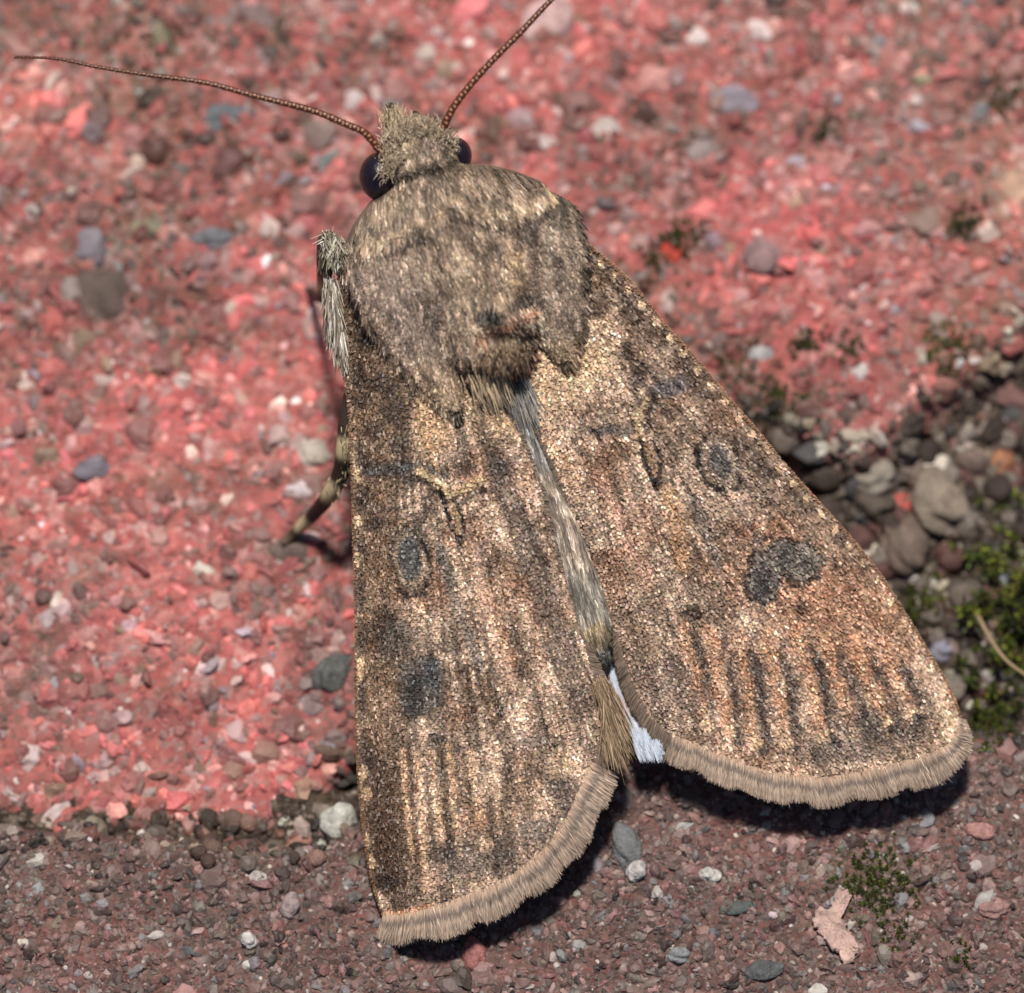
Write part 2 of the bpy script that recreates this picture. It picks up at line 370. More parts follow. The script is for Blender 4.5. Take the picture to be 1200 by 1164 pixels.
# crumbs in the joint
n = 16000
x = rng.uniform(-7, 8, n); y = rng.uniform(-5.5, 3.0, n)
ra, ea = z_red(x, y); la, eb = z_low(x, y); zz = np.maximum(np.maximum(ra, la), z_soil(x, y))
k = (ea < 25) & (eb < 10); x, y, zz = x[k], y[k], zz[k]; n = len(x)
r = np.exp(rng.normal(math.log(.042), .5, n)).clip(.012, .12)
C = pick([(92, 78, 68), (62, 50, 42), (124, 108, 96), (44, 36, 30), (150, 134, 122), (108, 72, 64), (186, 174, 162)], [14, 14, 10, 12, 5, 7, 2.0], n)
grains('grain', x, y, zz, r, C, 1, m_grain, pave, False)

# single pebbles and chips
m_peb = mat('pebble', rough=.65, spec=.3, nscale=15, namt=.4, bump=.9, bscale=26)
def pebble(px, py, rx, ry, rz, c, label, group=None, ang=None, name='pebble', cat='pebble', sink=.68, z=None, sub=3, rough=.2):
    zg = -1.0
    for _ in range(4):
        x, y = G(px, py, zg); zg = float(ground_z(x, y))
    v, f = ICO[sub]
    sd = random.random()*50
    d = 1+rough*2*(vn(v[:, 0]*1.6+sd, v[:, 1]*1.6+v[:, 2]*2.1, 3)-.5)+rough*1.1*(fbm(v[:, 0]*3.5+sd, v[:, 1]*3.5+v[:, 2]*4.3, 9, 3)-.5)
    V = v*d[:, None]*np.array([rx, ry, rz])/100
    V += (random.random()-.5)*.0
    cc = np.clip(lin(c)*(.55+.75*fbm(v[:, 0]*2.5+sd, v[:, 1]*2.5+v[:, 2], 5))[:, None]*.78, 0, 1)
    o = mesh_np(name, V, f, m_peb, None, cc, True)
    a = ang if ang is not None else random.random()*360
    o.location = (float(x), float(y), zg+rz/100*(1-2*sink) if z is None else z)
    o.rotation_euler = (random.uniform(-.2, .2), random.uniform(-.2, .2), R(-a))
    tag(o, label, cat, group); return o
pebble(256, 140, 44, 20, 12, (112, 116, 120), 'bluish grey flat pebble below the long left antenna', ang=-8)
pebble(380, 190, 26, 11, 10, (138, 142, 138), 'thin slanted grey chip just left of the moth\'s left eye', ang=-45)
pebble(322, 212, 24, 12, 10, (150, 130, 134), 'pale mauve grey chip between the left antenna and the thorax', ang=-20)
pebble(250, 278, 26, 14, 10, (124, 122, 126), 'blue grey pebble left of the moth\'s shoulder', ang=-5)
pebble(315, 268, 13, 13, 12, (228, 200, 190), 'small round white pebble left of the moth\'s shoulder')
pebble(168, 268, 22, 12, 10, (150, 140, 115), 'pale olive pebble above the dark hollow in the red stone', ang=0)
pebble(160, 190, 12, 11, 10, (230, 200, 180), 'small cream pebble under the middle of the left antenna')
pebble(413, 118, 15, 14, 12, (226, 206, 200), 'white pebble just behind the base of the left antenna')
pebble(118, 345, 36, 34, 12, (112, 94, 84), 'round dark brown grey stone set in a hollow of the red stone', sink=.6)
pebble(855, 118, 34, 24, 16, (165, 152, 160), 'large pale lilac pebble to the right of the right antenna', ang=15)
pebble(893, 298, 22, 24, 12, (160, 128, 126), 'greyish pink pebble right of the moth\'s right shoulder')
pebble(1010, 437, 13, 13, 12, (226, 214, 206), 'small round white pebble in the red stone above the gravel')
pebble(1158, 272, 13, 15, 12, (232, 205, 190), 'cream pebble near the right edge on the red stone')
pebble(735, 395, 9, 9, 8, (205, 190, 170), 'tiny pale pebble close to the right wing\'s front edge')
pebble(1190, 222, 22, 24, 12, (214, 172, 146), 'orange cream stone at the far right edge')
pebble(785, 292, 20, 14, 10, (196, 70, 58), 'bright red chip beside moss right of the moth')
pebble(640, 20, 34, 24, 12, (222, 182, 176), 'pale pink stone beside the tip of the right antenna')
pebble(300, 15, 34, 18, 12, (150, 124, 120), 'grey stone at the top edge above the left antenna')
pebble(110, 548, 24, 16, 10, (134, 124, 132), 'mauve grey pebble in the left part of the red stone', ang=-15)
pebble(75, 712, 12, 13, 10, (228, 190, 188), 'small pink white pebble low on the left of the red stone')
pebble(152, 737, 11, 13, 10, (225, 180, 186), 'small pink white pebble low in the middle of the red stone')
pebble(214, 446, 10, 12, 9, (225, 200, 190), 'small pale pebble level with the white hair tuft')
pebble(366, 530, 22, 20, 14, (208, 192, 176), 'cream pebble touching the banded leg')
pebble(352, 575, 24, 15, 13, (226, 208, 208), 'whitish pebble lying under the end of the banded leg')
pebble(340, 645, 30, 18, 14, (120, 100, 92), 'grey brown pebble under the foot of the banded leg')
pebble(390, 788, 26, 20, 16, (104, 104, 100), 'dark blue grey pebble beside the left wing\'s edge')
pebble(399, 968, 21, 23, 22, (208, 204, 192), 'bright white pebble in the joint beside the left wing tip', sink=.2)
pebble(348, 990, 22, 15, 14, (178, 128, 112), 'pinkish pebble left of the bright white one in the joint')
pebble(735, 995, 17, 30, 12, (126, 126, 126), 'blue grey chip on the brown stone between the two wing tips', ang=-20, sink=.55)
pebble(745, 1022, 14, 12, 11, (200, 192, 188), 'pale pebble next to the blue grey chip on the brown stone', sink=.4)
pebble(863, 1065, 22, 10, 8, (92, 98, 94), 'flat dark slate chip on the brown stone', ang=-14, sink=.5)
pebble(895, 1138, 24, 12, 9, (98, 98, 98), 'dark grey chip at the bottom edge of the picture', ang=-10, sink=.5)
pebble(832, 1027, 12, 9, 9, (205, 198, 190), 'small white crystal pebble on the brown stone', sink=.4)
pebble(800, 970, 14, 5, 7, (190, 186, 180), 'small white sliver in the shade of the right wing', ang=-15, sink=.4)
pebble(555, 1120, 20, 14, 12, (170, 110, 104), 'dull pink pebble at the bottom under the left wing', sink=.5)
pebble(1150, 975, 20, 12, 10, (190, 140, 132), 'pink pebble on the brown stone at the right edge', sink=.5)
pebble(1165, 1065, 20, 12, 9, (168, 130, 122), 'flat pinkish chip low at the right edge', sink=.5)
pebble(795, 1120, 9, 12, 8, (150, 150, 150), 'small grey grain near the bottom edge', sink=.4)
pebble(340, 1062, 16, 11, 9, (170, 150, 146), 'pale pebble on the brown stone left of the left wing tip', sink=.5)
pebble(292, 1103, 9, 10, 9, (214, 205, 200), 'small white pebble on the brown stone below the joint', sink=.4)
pebble(1080, 415, 15, 9, 9, (205, 190, 170), 'flat cream chip at the border of red stone and gravel')
pebble(965, 523, 15, 9, 9, (216, 208, 194), 'small cream chip at the upper rim of the gravel')
pebble(1000, 512, 24, 9, 10, (196, 180, 160), 'long flat cream chip at the upper rim of the gravel', ang=5)
pebble(1068, 680, 17, 12, 13, (226, 214, 208), 'bright white pebble in the gravel beside the right wing')
pebble(1103, 687, 12, 10, 11, (216, 202, 176), 'yellowish white pebble next to the bright white one in the gravel')
pebble(1104, 762, 13, 18, 13, (150, 146, 158), 'lilac grey pebble in the gravel near the right wing tip')
pebble(1172, 680, 10, 12, 11, (196, 200, 206), 'pale blue grey pebble among the moss')
pebble(1178, 805, 13, 10, 11, (214, 192, 184), 'pinkish white pebble at the foot of the moss')
pebble(1160, 793, 10, 8, 9, (186, 176, 168), 'small grey white pebble just left of the pinkish white one')
pebble(1098, 590, 38, 34, 24, (150, 134, 118), 'large round grey beige pebble in the gravel', sink=.3)
pebble(1060, 640, 40, 28, 22, (122, 104, 92), 'large dark brown grey pebble next to the right wing', sink=.3)
pebble(1055, 600, 18, 22, 14, (190, 92, 82), 'reddish chip between the two large gravel pebbles', ang=25)
pebble(1025, 560, 26, 24, 18, (160, 148, 134), 'pale grey pebble at the top of the gravel', sink=.3)
pebble(1185, 465, 34, 18, 20, (132, 96, 90), 'long purplish brown pebble at the right edge', ang=35)
pebble(1065, 545, 30, 18, 18, (140, 122, 110), 'grey brown pebble above the large round one')
pebble(1140, 540, 22, 16, 16, (128, 108, 98), 'brown pebble at the upper right of the gravel')
pebble(1175, 545, 18, 16, 16, (176, 120, 90), 'orange brown pebble at the right edge of the gravel')
GN = {(120, 104, 92): 'grey brown', (96, 80, 70): 'dark brown', (146, 130, 116): 'beige grey', (84, 66, 58): 'blackish brown', (168, 152, 138): 'pale beige', (128, 90, 82): 'reddish brown', (110, 106, 104): 'plain grey'}
cnt = 0
while cnt < 130:
    px = random.uniform(800, 1230); py = random.uniform(470, 880)
    if not (edge_y(RED_EDGE, px)+5 < py < edge_y(LOW_EDGE, px)-5): continue
    if px < 1000+(py-640)*.55-20 : continue
    s = random.uniform(6, 19); c = random.choice([(120, 104, 92), (96, 80, 70), (146, 130, 116), (84, 66, 58), (168, 152, 138), (128, 90, 82), (110, 106, 104)])
    pebble(px, py, s*random.uniform(.9, 1.4), s, s*.8, tuple(int(q*.82) for q in c), ('tiny ' if s < 9 else 'small ' if s < 14 else 'middling ')+GN[c]+' pebble in the gravel joint beside the right wing, '+('its upper part' if py < 620 else 'its middle part' if py < 740 else 'its lower part'), 'gravel pebbles in the joint', sink=.4, sub=2, rough=.34)
    cnt += 1
cnt = 0
while cnt < 16:
    px = random.uniform(230, 410); py = random.uniform(955, 1010)
    s = random.uniform(6, 15); c = random.choice([(120, 96, 84), (90, 68, 60), (150, 116, 102), (76, 62, 54)])
    pebble(px, py, s*1.2, s, s*.7, c, ('tiny ' if s < 10 else 'small ')+{120: 'grey brown', 90: 'dark reddish brown', 150: 'light pinkish brown', 76: 'blackish brown'}[c[0]]+' pebble in the narrow joint, '+('far left of' if px < 290 else 'well left of' if px < 350 else 'right beside')+' the left wing', 'pebbles in the narrow joint', sink=.3, sub=1, rough=.28)
    cnt += 1

# pale flat flake on the brown stone
fl = np.array([(985, 1040), (1000, 1052), (985, 1072), (1000, 1092), (1010, 1118), (996, 1130), (980, 1118), (962, 1100), (948, 1080), (952, 1066), (968, 1064)], float)
flr = resample(np.vstack([fl, fl[:1]]), 90)[:-1]; flr = fl.mean(0)+(flr-fl.mean(0))*np.array([.86, .98]); flr += (rng.random(flr.shape)-.5)*4.5+5*(np.stack([vn(flr[:, 0]/5, flr[:, 1]/5, 3), vn(flr[:, 0]/5, flr[:, 1]/5, 9)], -1)-.5)
cen = flr.mean(0); V = []; F = []
for rr, dz in ((1, -.05), (1, .02), (.93, .045), (.8, .05), (.65, .05), (.5, .05), (.35, .05), (.2, .05), (0.02, .05)):
    q = cen+(flr-cen)*rr+(rng.random(flr.shape)-.5)*2.2*(rr < .95)*(rr > .1); gx, gy = G(q[:, 0], q[:, 1], 0.03); V.append(np.stack([gx, gy, .02+dz*.8+.09*fbm(q[:, 0]/9, q[:, 1]/9, 2)+0*gx], -1))
V = np.vstack(V); nn = len(flr)
F = grid_faces(9, nn, 0, True)
tag(mesh_np('stone_flake', V, F, m_peb, None, lin((186, 154, 142))*(.5+.9*fbm(V[:, 0]*7, V[:, 1]*7, 6))[:, None], False),
    'pale pink flat flake lying on the brown stone near the bottom', 'flake')

# moss: shoots with small pointed leaves
def moss(name, spots, label):
    V = []; C = []
    for (px, py, s, hh, bright) in spots:
        zg = -1.0
        for _ in range(3):
            x, y = G(px, py, zg); zg = float(ground_z(x, y))
        lean = np.array([random.uniform(-.5, .5), random.uniform(-.6, .4), 1.]); lean /= np.linalg.norm(lean)
        H = hh*random.uniform(.6, 1.2)
        base = np.array([x, y, zg]); nl = int(10+H*16)
        g0 = random.random()
        for i in range(nl):
            t = i/nl; a = i*2.4+g0*6; p = base+lean*H*(t**.9)
            el = .25+t*.9; L = s*(1.1-.45*t)*random.uniform(.7, 1.2); wd = L*.16
            out = np.array([math.cos(a)*math.cos(el), math.sin(a)*math.cos(el), math.sin(el)])
            sd = np.array([-math.sin(a), math.cos(a), 0])
            m_ = p+out*L*.5+np.array([0, 0, -.02*L]); tip = p+out*L+np.array([0, 0, -.12*L])
            V += [p-sd*wd*.5, p+sd*wd*.5, m_+sd*wd, m_-sd*wd, tip+sd*.1*wd, tip-sd*.1*wd]
            b = random.uniform(.28, .8)
            c = lin(random.choice([(84, 98, 34), (64, 76, 26), (124, 130, 46), (92, 78, 42), (48, 56, 24), (70, 60, 36)]))*bright*b
            C += [c*.9]*2+[c]*2+[c*1.1]*2
    n = len(V)//6
    i = np.arange(n)[:, None]*6
    F = np.concatenate([i+np.array([[0, 1, 2, 3]]), i+np.array([[3, 2, 4, 5]])])
    o = mesh_np(name, np.array(V), F, mat('moss', rough=.5, spec=.35, nscale=20, namt=.1), None, np.clip(np.array(C), 0, 1), False, 'stuff')
    tag(o, label, 'moss'); return o
sp = []
for _ in range(190):
    px = random.gauss(1200, 46); py = random.gauss(730, 68)
    if px < 1085 or px < 1010+(py-600)*.45 or py > 862: continue
    sp.append((px, py, random.uniform(.09, .17), random.uniform(.15, .6), random.uniform(.7, 1.7)))
for _ in range(45): sp.append((random.gauss(1072, 10), random.gauss(705, 14), .08, .15, 1.1))
for _ in range(50): sp.append((random.gauss(1160, 12), random.gauss(850, 12), .1, .2, 1.0))
moss('moss', sp, 'dark green moss cushion growing from the joint at the right edge')
sp = []
for (cx, cy, s, n_, b) in [(1030, 1035, 26, 170, .9), (800, 275, 14, 50, .8), (775, 300, 16, 40, .7), (905, 480, 26, 110, .8), (1110, 410, 18, 60, 1.2), (1130, 258, 12, 40, .7),
                         (965, 150, 14, 30, .6), (945, 400, 12, 36, .7), (860, 425, 14, 30, .6), (180, 40, 26, 40, .7), (990, 410, 10, 20, .8), (1180, 110, 14, 30, .8), (1045, 1100, 12, 20, .8), (1125, 1120, 10, 20, .8)]:
    for _ in range(n_): sp.append((random.gauss(cx, s), random.gauss(cy, s*.8), .055, .07, b))
moss('moss', sp, 'thin green moss in the hollows of the red and brown stones')

def tube(name, P, rad, colr, m, parent, nseg=8, kind=None):
    P = np.asarray(P, float); n = len(P); rad = np.broadcast_to(rad, (n,))
    T = np.gradient(P, axis=0); T /= np.linalg.norm(T, axis=1)[:, None]+1e-9
    up = np.array([0, 0, 1.]) if abs(T[0][2]) < .9 else np.array([1., 0, 0])
    A = np.cross(T, up); A /= np.linalg.norm(A, axis=1)[:, None]+1e-9; B = np.cross(T, A)
    a = np.linspace(0, 2*math.pi, nseg, endpoint=False)
    V = P[:, None]+rad[:, None, None]*(np.cos(a)[None, :, None]*A[:, None]+np.sin(a)[None, :, None]*B[:, None])
    V = np.vstack([V.reshape(-1, 3), P[:1], P[-1:]])
    F = grid_faces(n, nseg, 0, True)
    j = np.arange(nseg); e0 = n*nseg
    cap = np.concatenate([np.stack([j, (j+1) % nseg, j*0+e0, j*0+e0], -1), np.stack([(n-1)*nseg+(j+1) % nseg, (n-1)*nseg+j, j*0+e0+1, j*0+e0+1], -1)])
    tri = cap[:, :3]
    Ft = np.concatenate([F[:, [0, 1, 2]], F[:, [0, 2, 3]], tri])
    c = np.asarray(colr, float)
    if c.ndim == 1: c = np.tile(c, (n, 1))
    C = np.vstack([np.repeat(c, nseg, 0), c[:1], c[-1:]])
    return mesh_np(name, V, Ft, m, parent, C, True, kind)
q = resample([(1146, 722), (1160, 748), (1180, 775), (1215, 800)], 14); zs = np.interp(np.arange(14), [0, 7, 13], [-.75, -.45, -.5])
P = np.array([[*G(a[0], a[1], z), z] for a, z in zip(q, zs)])
tag(tube('grass_stem', P, np.linspace(.03, .018, 14), lin((150, 128, 96)), mat('dry_stem', rough=.6, spec=.3, nscale=12, namt=.2), None), 'thin dry grass stem sticking out of the moss', 'stem')

# ================================================================== THE MOTH
moth = bpy.data.objects.new('moth', None); col.objects.link(moth)
moth.matrix_world = ROOT; moth.empty_display_size = .5
tag(moth, 'brown mottled moth resting with half spread wings on the stones', 'moth')

L_COSTA = [(392, 335), (393, 380), (402, 430), (409, 480), (413, 560), (415, 640), (417, 720), (417, 800), (419, 880), (425, 960), (436, 1030), (449, 1072)]
L_INNER = [(545, 425), (575, 452), (599, 485), (621, 537), (634, 572), (648, 626), (661, 674), (674, 719), (688, 766), (700, 805), (706, 850), (697, 893)]
L_TERM = [(449, 1072), (469, 1074), (504, 1067), (539, 1055), (587, 1036), (615, 1017), (642, 995), (662, 968), (678, 935), (697, 893)]
R_COSTA = [(655, 262), (672, 273), (700, 296), (727, 319), (755, 350), (779, 381), (813, 418), (851, 463), (892, 511), (926, 552), (961, 591), (992, 625), (1027, 668), (1061, 720), (1092, 772), (1113, 807), (1126, 842)]
R_INNER = [(600, 425), (608, 455), (626, 498), (645, 537), (663, 580), (688, 645), (710, 703), (724, 751), (738, 795), (760, 838), (788, 864)]
R_TERM = [(1126, 842), (1122, 862), (1108, 879), (1070, 892), (1027, 903), (992, 911), (949, 914), (897, 906), (862, 894), (827, 880), (788, 864)]
L_POLY = L_COSTA+L_TERM[1:]+L_INNER[::-1][1:]
R_POLY = R_COSTA+R_TERM[1:]+R_INNER[::-1][1:]
LB, RB = (470, 250), (610, 250)                                     # where the veins fan out from

# ---- pigment of the wings, with shade painted in along the left front edge
CW = Canvas(360, 200, 1180, 1140, 1)
def fan(px, py, left):
    b = np.where(left, LB[0], RB[0]), np.where(left, LB[1], RB[1])
    return np.arctan2(px-b[0], py-b[1]), np.hypot(px-b[0], py-b[1])
split = 545+(CW.Y-425)*.40                                        # the gap between the wings
LEFT = CW.X < split+(CW.Y > 800)*20
ph, rr = fan(CW.X, CW.Y, LEFT)
a1 = fbm(ph*46, rr/170, 81, 3); a2 = fbm(CW.X/34, CW.Y/34, 84, 4); a3 = fbm(ph*95, rr/60, 88, 2)
CW.C = mixc((148, 119, 96), (212, 178, 150), sstep(.3, .7, a2))
CW.C *= (1-np.where(LEFT, .46, .30)*sstep(.50, .68, a1))[..., None]
CW.C *= (1-np.where(LEFT, .34, .22)*sstep(.48, .68, a3))[..., None]
t_ = sstep(.56, .72, fbm(CW.X/70, CW.Y/70, 90))[..., None]; CW.C = CW.C*(1-.35*t_)+lin((166, 112, 78))*.35*t_
ln1 = np.abs(fbm(ph*24, rr/130, 181, 3)-.5); ln2 = np.abs(fbm(CW.X/26, CW.Y/20, 185, 3)-.5); msk = sstep(.45, .6, fbm(CW.X/50, CW.Y/50, 189))
CW.C *= (1-.5*(1-sstep(.008, .026, ln1))*(.35+.65*msk))[..., None]; CW.C *= (1-np.where(LEFT, .42, .26)*(1-sstep(.008, .03, ln2))*msk)[..., None]
CW.H -= .03*(1-sstep(.008, .03, ln1))*(.35+.65*msk)
CW.C *= (.84+.32*sstep(.35, .65, fbm(CW.X/11, CW.Y/15, 193, 3)))[..., None]
DK = (58, 46, 40); BK = (30, 24, 22); GY = (112, 100, 92); DG = (78, 74, 72); BRN = (104, 72, 50); CRM = (226, 188, 148)
S, B = CW.stroke, CW.blob
# left wing: dark front half (pattern plus painted shade of the rolled edge), mottled base
S([(432, 360), (438, 520), (440, 700), (442, 860), (452, 1010)], 46, (118, 90, 66), .75, 26)
S([(440, 900), (444, 960), (452, 1020)], 34, (70, 50, 38), .8, 16)
S([(470, 860), (468, 940), (470, 1000)], 18, (84, 62, 46), .6, 14)
B(450, 410, 46, 62, (108, 84, 62), .75, soft=.5); B(432, 385, 17, 26, BK, .8, soft=.4)
for (x, y, rx, ry) in [(420, 440, 10, 14), (448, 450, 20, 12), (462, 480, 14, 22), (424, 470, 12, 10), (470, 520, 14, 12), (425, 535, 10, 14), (445, 550, 30, 10), (500, 548, 26, 9), (424, 585, 9, 16),
                       (440, 615, 14, 10), (422, 690, 6, 22), (424, 640, 6, 12), (424, 745, 7, 18), (455, 740, 20, 30), (424, 820, 6, 24), (468, 400, 10, 18), (488, 468, 10, 8), (520, 475, 14, 8), (436, 505, 12, 10),
                       (476, 555, 10, 14), (490, 605, 10, 8), (505, 520, 9, 8), (545, 545, 12, 9), (428, 880, 8, 20), (452, 1035, 16, 10)]:
    B(x, y, rx, ry, DK, .72, soft=.45, rag=.5, rs=9)
S([(415, 555), (450, 548), (490, 545), (520, 556)], 9, DG, .7, 4)
S([(405, 600), (440, 600), (480, 590), (515, 575)], 4, DK, .6, 2)
S([(486, 440), (494, 490), (503, 525), (512, 550)], 5, (205, 165, 120), .7, 3, .03)
B(505, 500, 22, 36, (196, 156, 112), .6, 10, soft=.5)
S([(508, 425), (520, 440), (545, 455), (570, 500)], 26, (214, 178, 136), .6, 14)
S([(490, 551), (508, 562), (526, 580), (545, 574), (562, 560)], 9, (190, 160, 120), .85, 3, .05)
S([(486, 558), (505, 570), (518, 582), (526, 590)], 4, DK, .85, 2); S([(528, 590), (548, 585), (566, 572)], 4, DK, .8, 2)
S([(516, 576), (522, 598), (530, 618), (538, 634)], 5, BK, .95, 2, -.05); S([(533, 590), (541, 608), (543, 636)], 4, BK, .9, 2, -.04); B(538, 638, 6, 7, BK, .9)
S([(527, 588), (534, 606), (538, 622)], 6, (170, 140, 100), .8, 2)
B(482, 655, 24, 42, BK, .8, -8, soft=.12, rag=.2, dh=-.02); B(481, 655, 19, 37, (172, 146, 120), .9, -8, soft=.15); B(480, 652, 13, 30, (78, 76, 76), .95, -8, soft=.25, dh=.03)
S([(474, 616), (484, 620), (494, 636), (500, 650)], 4, BK, .9, 2); S([(466, 690), (478, 698), (492, 696), (500, 684)], 4, BK, .9, 2)
B(494, 802, 30, 36, DK, .6, 15, soft=.12, rag=.35, rs=8); B(494, 802, 26, 32, (120, 106, 94), .7, 15, soft=.2, rag=.35, rs=8); B(494, 802, 24, 30, DG, .55, 15, soft=.4, rag=.5); B(484, 812, 15, 26, (50, 46, 46), .75, 12, soft=.45, rag=.5); B(506, 790, 10, 22, (66, 66, 68), .8, soft=.4)
S([(470, 778), (485, 768), (505, 768)], 3, DK, .7, 2); S([(500, 812), (510, 826), (522, 824)], 4, DK, .6, 2)
B(470, 750, 22, 26, (92, 82, 72), .6, soft=.5)
B(607, 786, 11, 12, (56, 38, 28), .9, soft=.4, rag=.5, rs=7); B(511, 865, 10, 7, DK, .8, soft=.4); B(533, 875, 10, 5, DK, .7, 15, soft=.4); B(543, 795, 7, 16, (100, 72, 50), .8, -15, soft=.4)
S([(560, 482), (572, 520), (582, 560)], 13, (84, 72, 62), .8, 6); S([(582, 545), (602, 600), (622, 650), (640, 715)], 20, (104, 88, 78), .7, 10); B(588, 545, 15, 10, DK, .7, 40, soft=.5)
S([(640, 700), (664, 770), (684, 830)], 22, (110, 90, 78), .7, 12); S([(610, 590), (630, 640), (645, 690)], 6, DK, .45, 5)
S([(514, 640), (528, 690), (548, 740), (560, 780)], 10, (104, 98, 92), .6, 6); S([(570, 700), (590, 750), (600, 775)], 10, (140, 90, 60), .7, 5); S([(556, 780), (572, 830), (584, 865)], 4, (90, 64, 50), .7, 2)
S([(548, 640), (566, 700), (600, 800)], 12, (224, 182, 150), .5, 8, .02)
for k, (x, y0, y1) in enumerate([(466, 880, 1000), (482, 880, 1040), (500, 880, 990), (520, 875, 1000), (545, 880, 960)]):
    S([(x-4, y0), (x+2, (y0+y1)/2), (x+8, y1)], 5, (92, 68, 50), .65, 3, -.02)
    S([(x+5, y0), (x+11, (y0+y1)/2), (x+17, y1)], 6, (228, 182, 140), .5, 3, .02)
S([(525, 960), (528, 980), (522, 1005)], 7, (74, 52, 36), .85, 3)
B(655, 925, 14, 34, (84, 74, 70), .55, -15, soft=.4, rag=.5); B(628, 975, 20, 18, (80, 72, 70), .6, soft=.5); B(560, 1005, 46, 22, (84, 74, 70), .65, -12, soft=.5, rag=.6); B(515, 1000, 14, 12, DK, .5, soft=.5); B(620, 870, 22, 10, (96, 84, 80), .5, soft=.5)
B(568, 988, 10, 8, CRM, .6, soft=.5); B(655, 895, 14, 16, (226, 190, 150), .5, soft=.5); B(505, 1030, 12, 10, (220, 176, 150), .5, soft=.5)
S([(456, 1072), (480, 1070), (500, 1064)], 8, (206, 140, 98), .8, 3)
for (x, y) in [(418, 555), (419, 610), (421, 790), (422, 775), (424, 905), (428, 985), (430, 930), (417, 655), (434, 1010)]: B(x, y, 5, 8, (216, 180, 140), .8, soft=.4)
# right wing
B(970, 700, 110, 60, (196, 138, 100), .45, 30, soft=.6, rag=.5); B(780, 800, 46, 30, (120, 100, 90), .5, 20, soft=.5)
B(690, 330, 30, 60, (160, 124, 88), .4, -30, soft=.5)
S([(600, 470), (640, 440), (680, 420)], 60, (222, 184, 140), .55, 30); S([(622, 470), (640, 520), (660, 560)], 26, (228, 182, 142), .5, 16)
for (x, y, rx, ry, an) in [(690, 300, 14, 8, 40), (715, 325, 20, 10, 45), (700, 355, 12, 16, 0), (735, 350, 16, 9, 40), (745, 372, 18, 9, 40), (775, 395, 16, 8, 45), (798, 420, 16, 8, 45), (822, 452, 22, 13, 50), (800, 428, 10, 14, 0),
                       (735, 412, 10, 12, 0), (748, 440, 8, 20, 10), (890, 545, 13, 22, -38), (900, 556, 12, 8, 0), (868, 520, 14, 9, 50), (942, 588, 16, 10, 50), (925, 572, 10, 8, 30), (985, 630, 16, 8, 50), (1010, 660, 10, 6, 50),
                       (680, 320, 8, 12, 0), (760, 470, 8, 12, 0), (677, 290, 7, 10, 0)]:
    B(x, y, rx, ry, DK, .78, an, soft=.45, rag=.5, rs=9)
S([(690, 305), (760, 380), (840, 475), (920, 570), (1000, 665)], 38, (96, 74, 58), .55, 22)
for k in range(26):
    t = k/26; x = 690+t*420; y = np.interp(x, [a[0] for a in R_COSTA], [a[1] for a in R_COSTA]); B(x-3, y+7, 4, 5, (222, 186, 146), .75, soft=.4)
S([(692, 506), (715, 502), (738, 506)], 9, DG, .75, 4); B(785, 453, 22, 11, (92, 86, 88), .8, -10, soft=.4); S([(680, 480), (684, 498), (700, 510)], 4, DK, .6, 3)
S([(757, 468), (748, 485), (748, 512)], 7, (196, 168, 126), .85, 3, .04); S([(765, 462), (758, 480), (757, 505)], 4, DK, .8, 2)
S([(744, 505), (732, 525), (742, 533)], 5, (120, 76, 50), .6, 3)
S([(750, 518), (757, 545), (768, 570)], 6, BK, .95, 2, -.05); S([(765, 518), (774, 540), (772, 560), (769, 572)], 5, BK, .9, 2, -.04); S([(757, 522), (764, 540), (766, 555)], 6, (140, 104, 70), .8, 2); B(769, 568, 6, 8, BK, .9)
B(840, 541, 26, 36, BK, .75, -20, soft=.14, dh=-.02); B(841, 540, 21, 31, (170, 144, 120), .9, -20, soft=.2); B(843, 540, 12, 20, (84, 80, 78), .9, -25, soft=.35, dh=.02)
S([(818, 520), (817, 545), (826, 562), (842, 574), (864, 572), (869, 556)], 4, BK, .85, 2)
B(936, 658, 28, 25, BK, .85, 0, soft=.1, rag=.25, rs=8); B(894, 674, 23, 36, BK, .85, 8, soft=.1, rag=.25, rs=8); B(918, 640, 15, 11, DK, .8, soft=.15)
B(938, 657, 23, 20, (136, 122, 108), .95, 0, soft=.14, rag=.25, rs=8); B(896, 674, 18, 31, (124, 110, 98), .95, 8, soft=.14, rag=.25, rs=8); B(918, 642, 12, 9, (104, 94, 84), .9, soft=.2)
B(892, 684, 12, 24, (66, 60, 58), .85, 6, soft=.35, rag=.4, rs=8); B(926, 652, 11, 12, (74, 68, 64), .8, soft=.4, rag=.4); B(944, 660, 9, 9, (88, 80, 74), .6, soft=.4); 
S([(872, 640), (885, 632), (905, 628)], 3, DK, .8, 2); S([(920, 676), (926, 686), (944, 684), (958, 676)], 4, BK, .7, 2)
S([(872, 625), (880, 620), (890, 612)], 4, (160, 90, 50), .6, 2)
B(811, 717, 12, 10, (64, 46, 36), .85, 15, soft=.45, rag=.5, rs=7); B(937, 712, 8, 9, (72, 52, 36), .8, soft=.4); B(795, 648, 10, 22, (112, 78, 50), .8, -6, soft=.4)
S([(782, 575), (795, 620), (800, 660)], 14, (196, 150, 108), .6, 8); S([(812, 585), (826, 620), (840, 660)], 10, (96, 88, 84), .6, 6); S([(700, 560), (730, 620), (760, 680)], 16, (212, 158, 130), .4, 10)
S([(870, 590), (890, 640), (895, 660)], 8, (110, 96, 88), .5, 6)
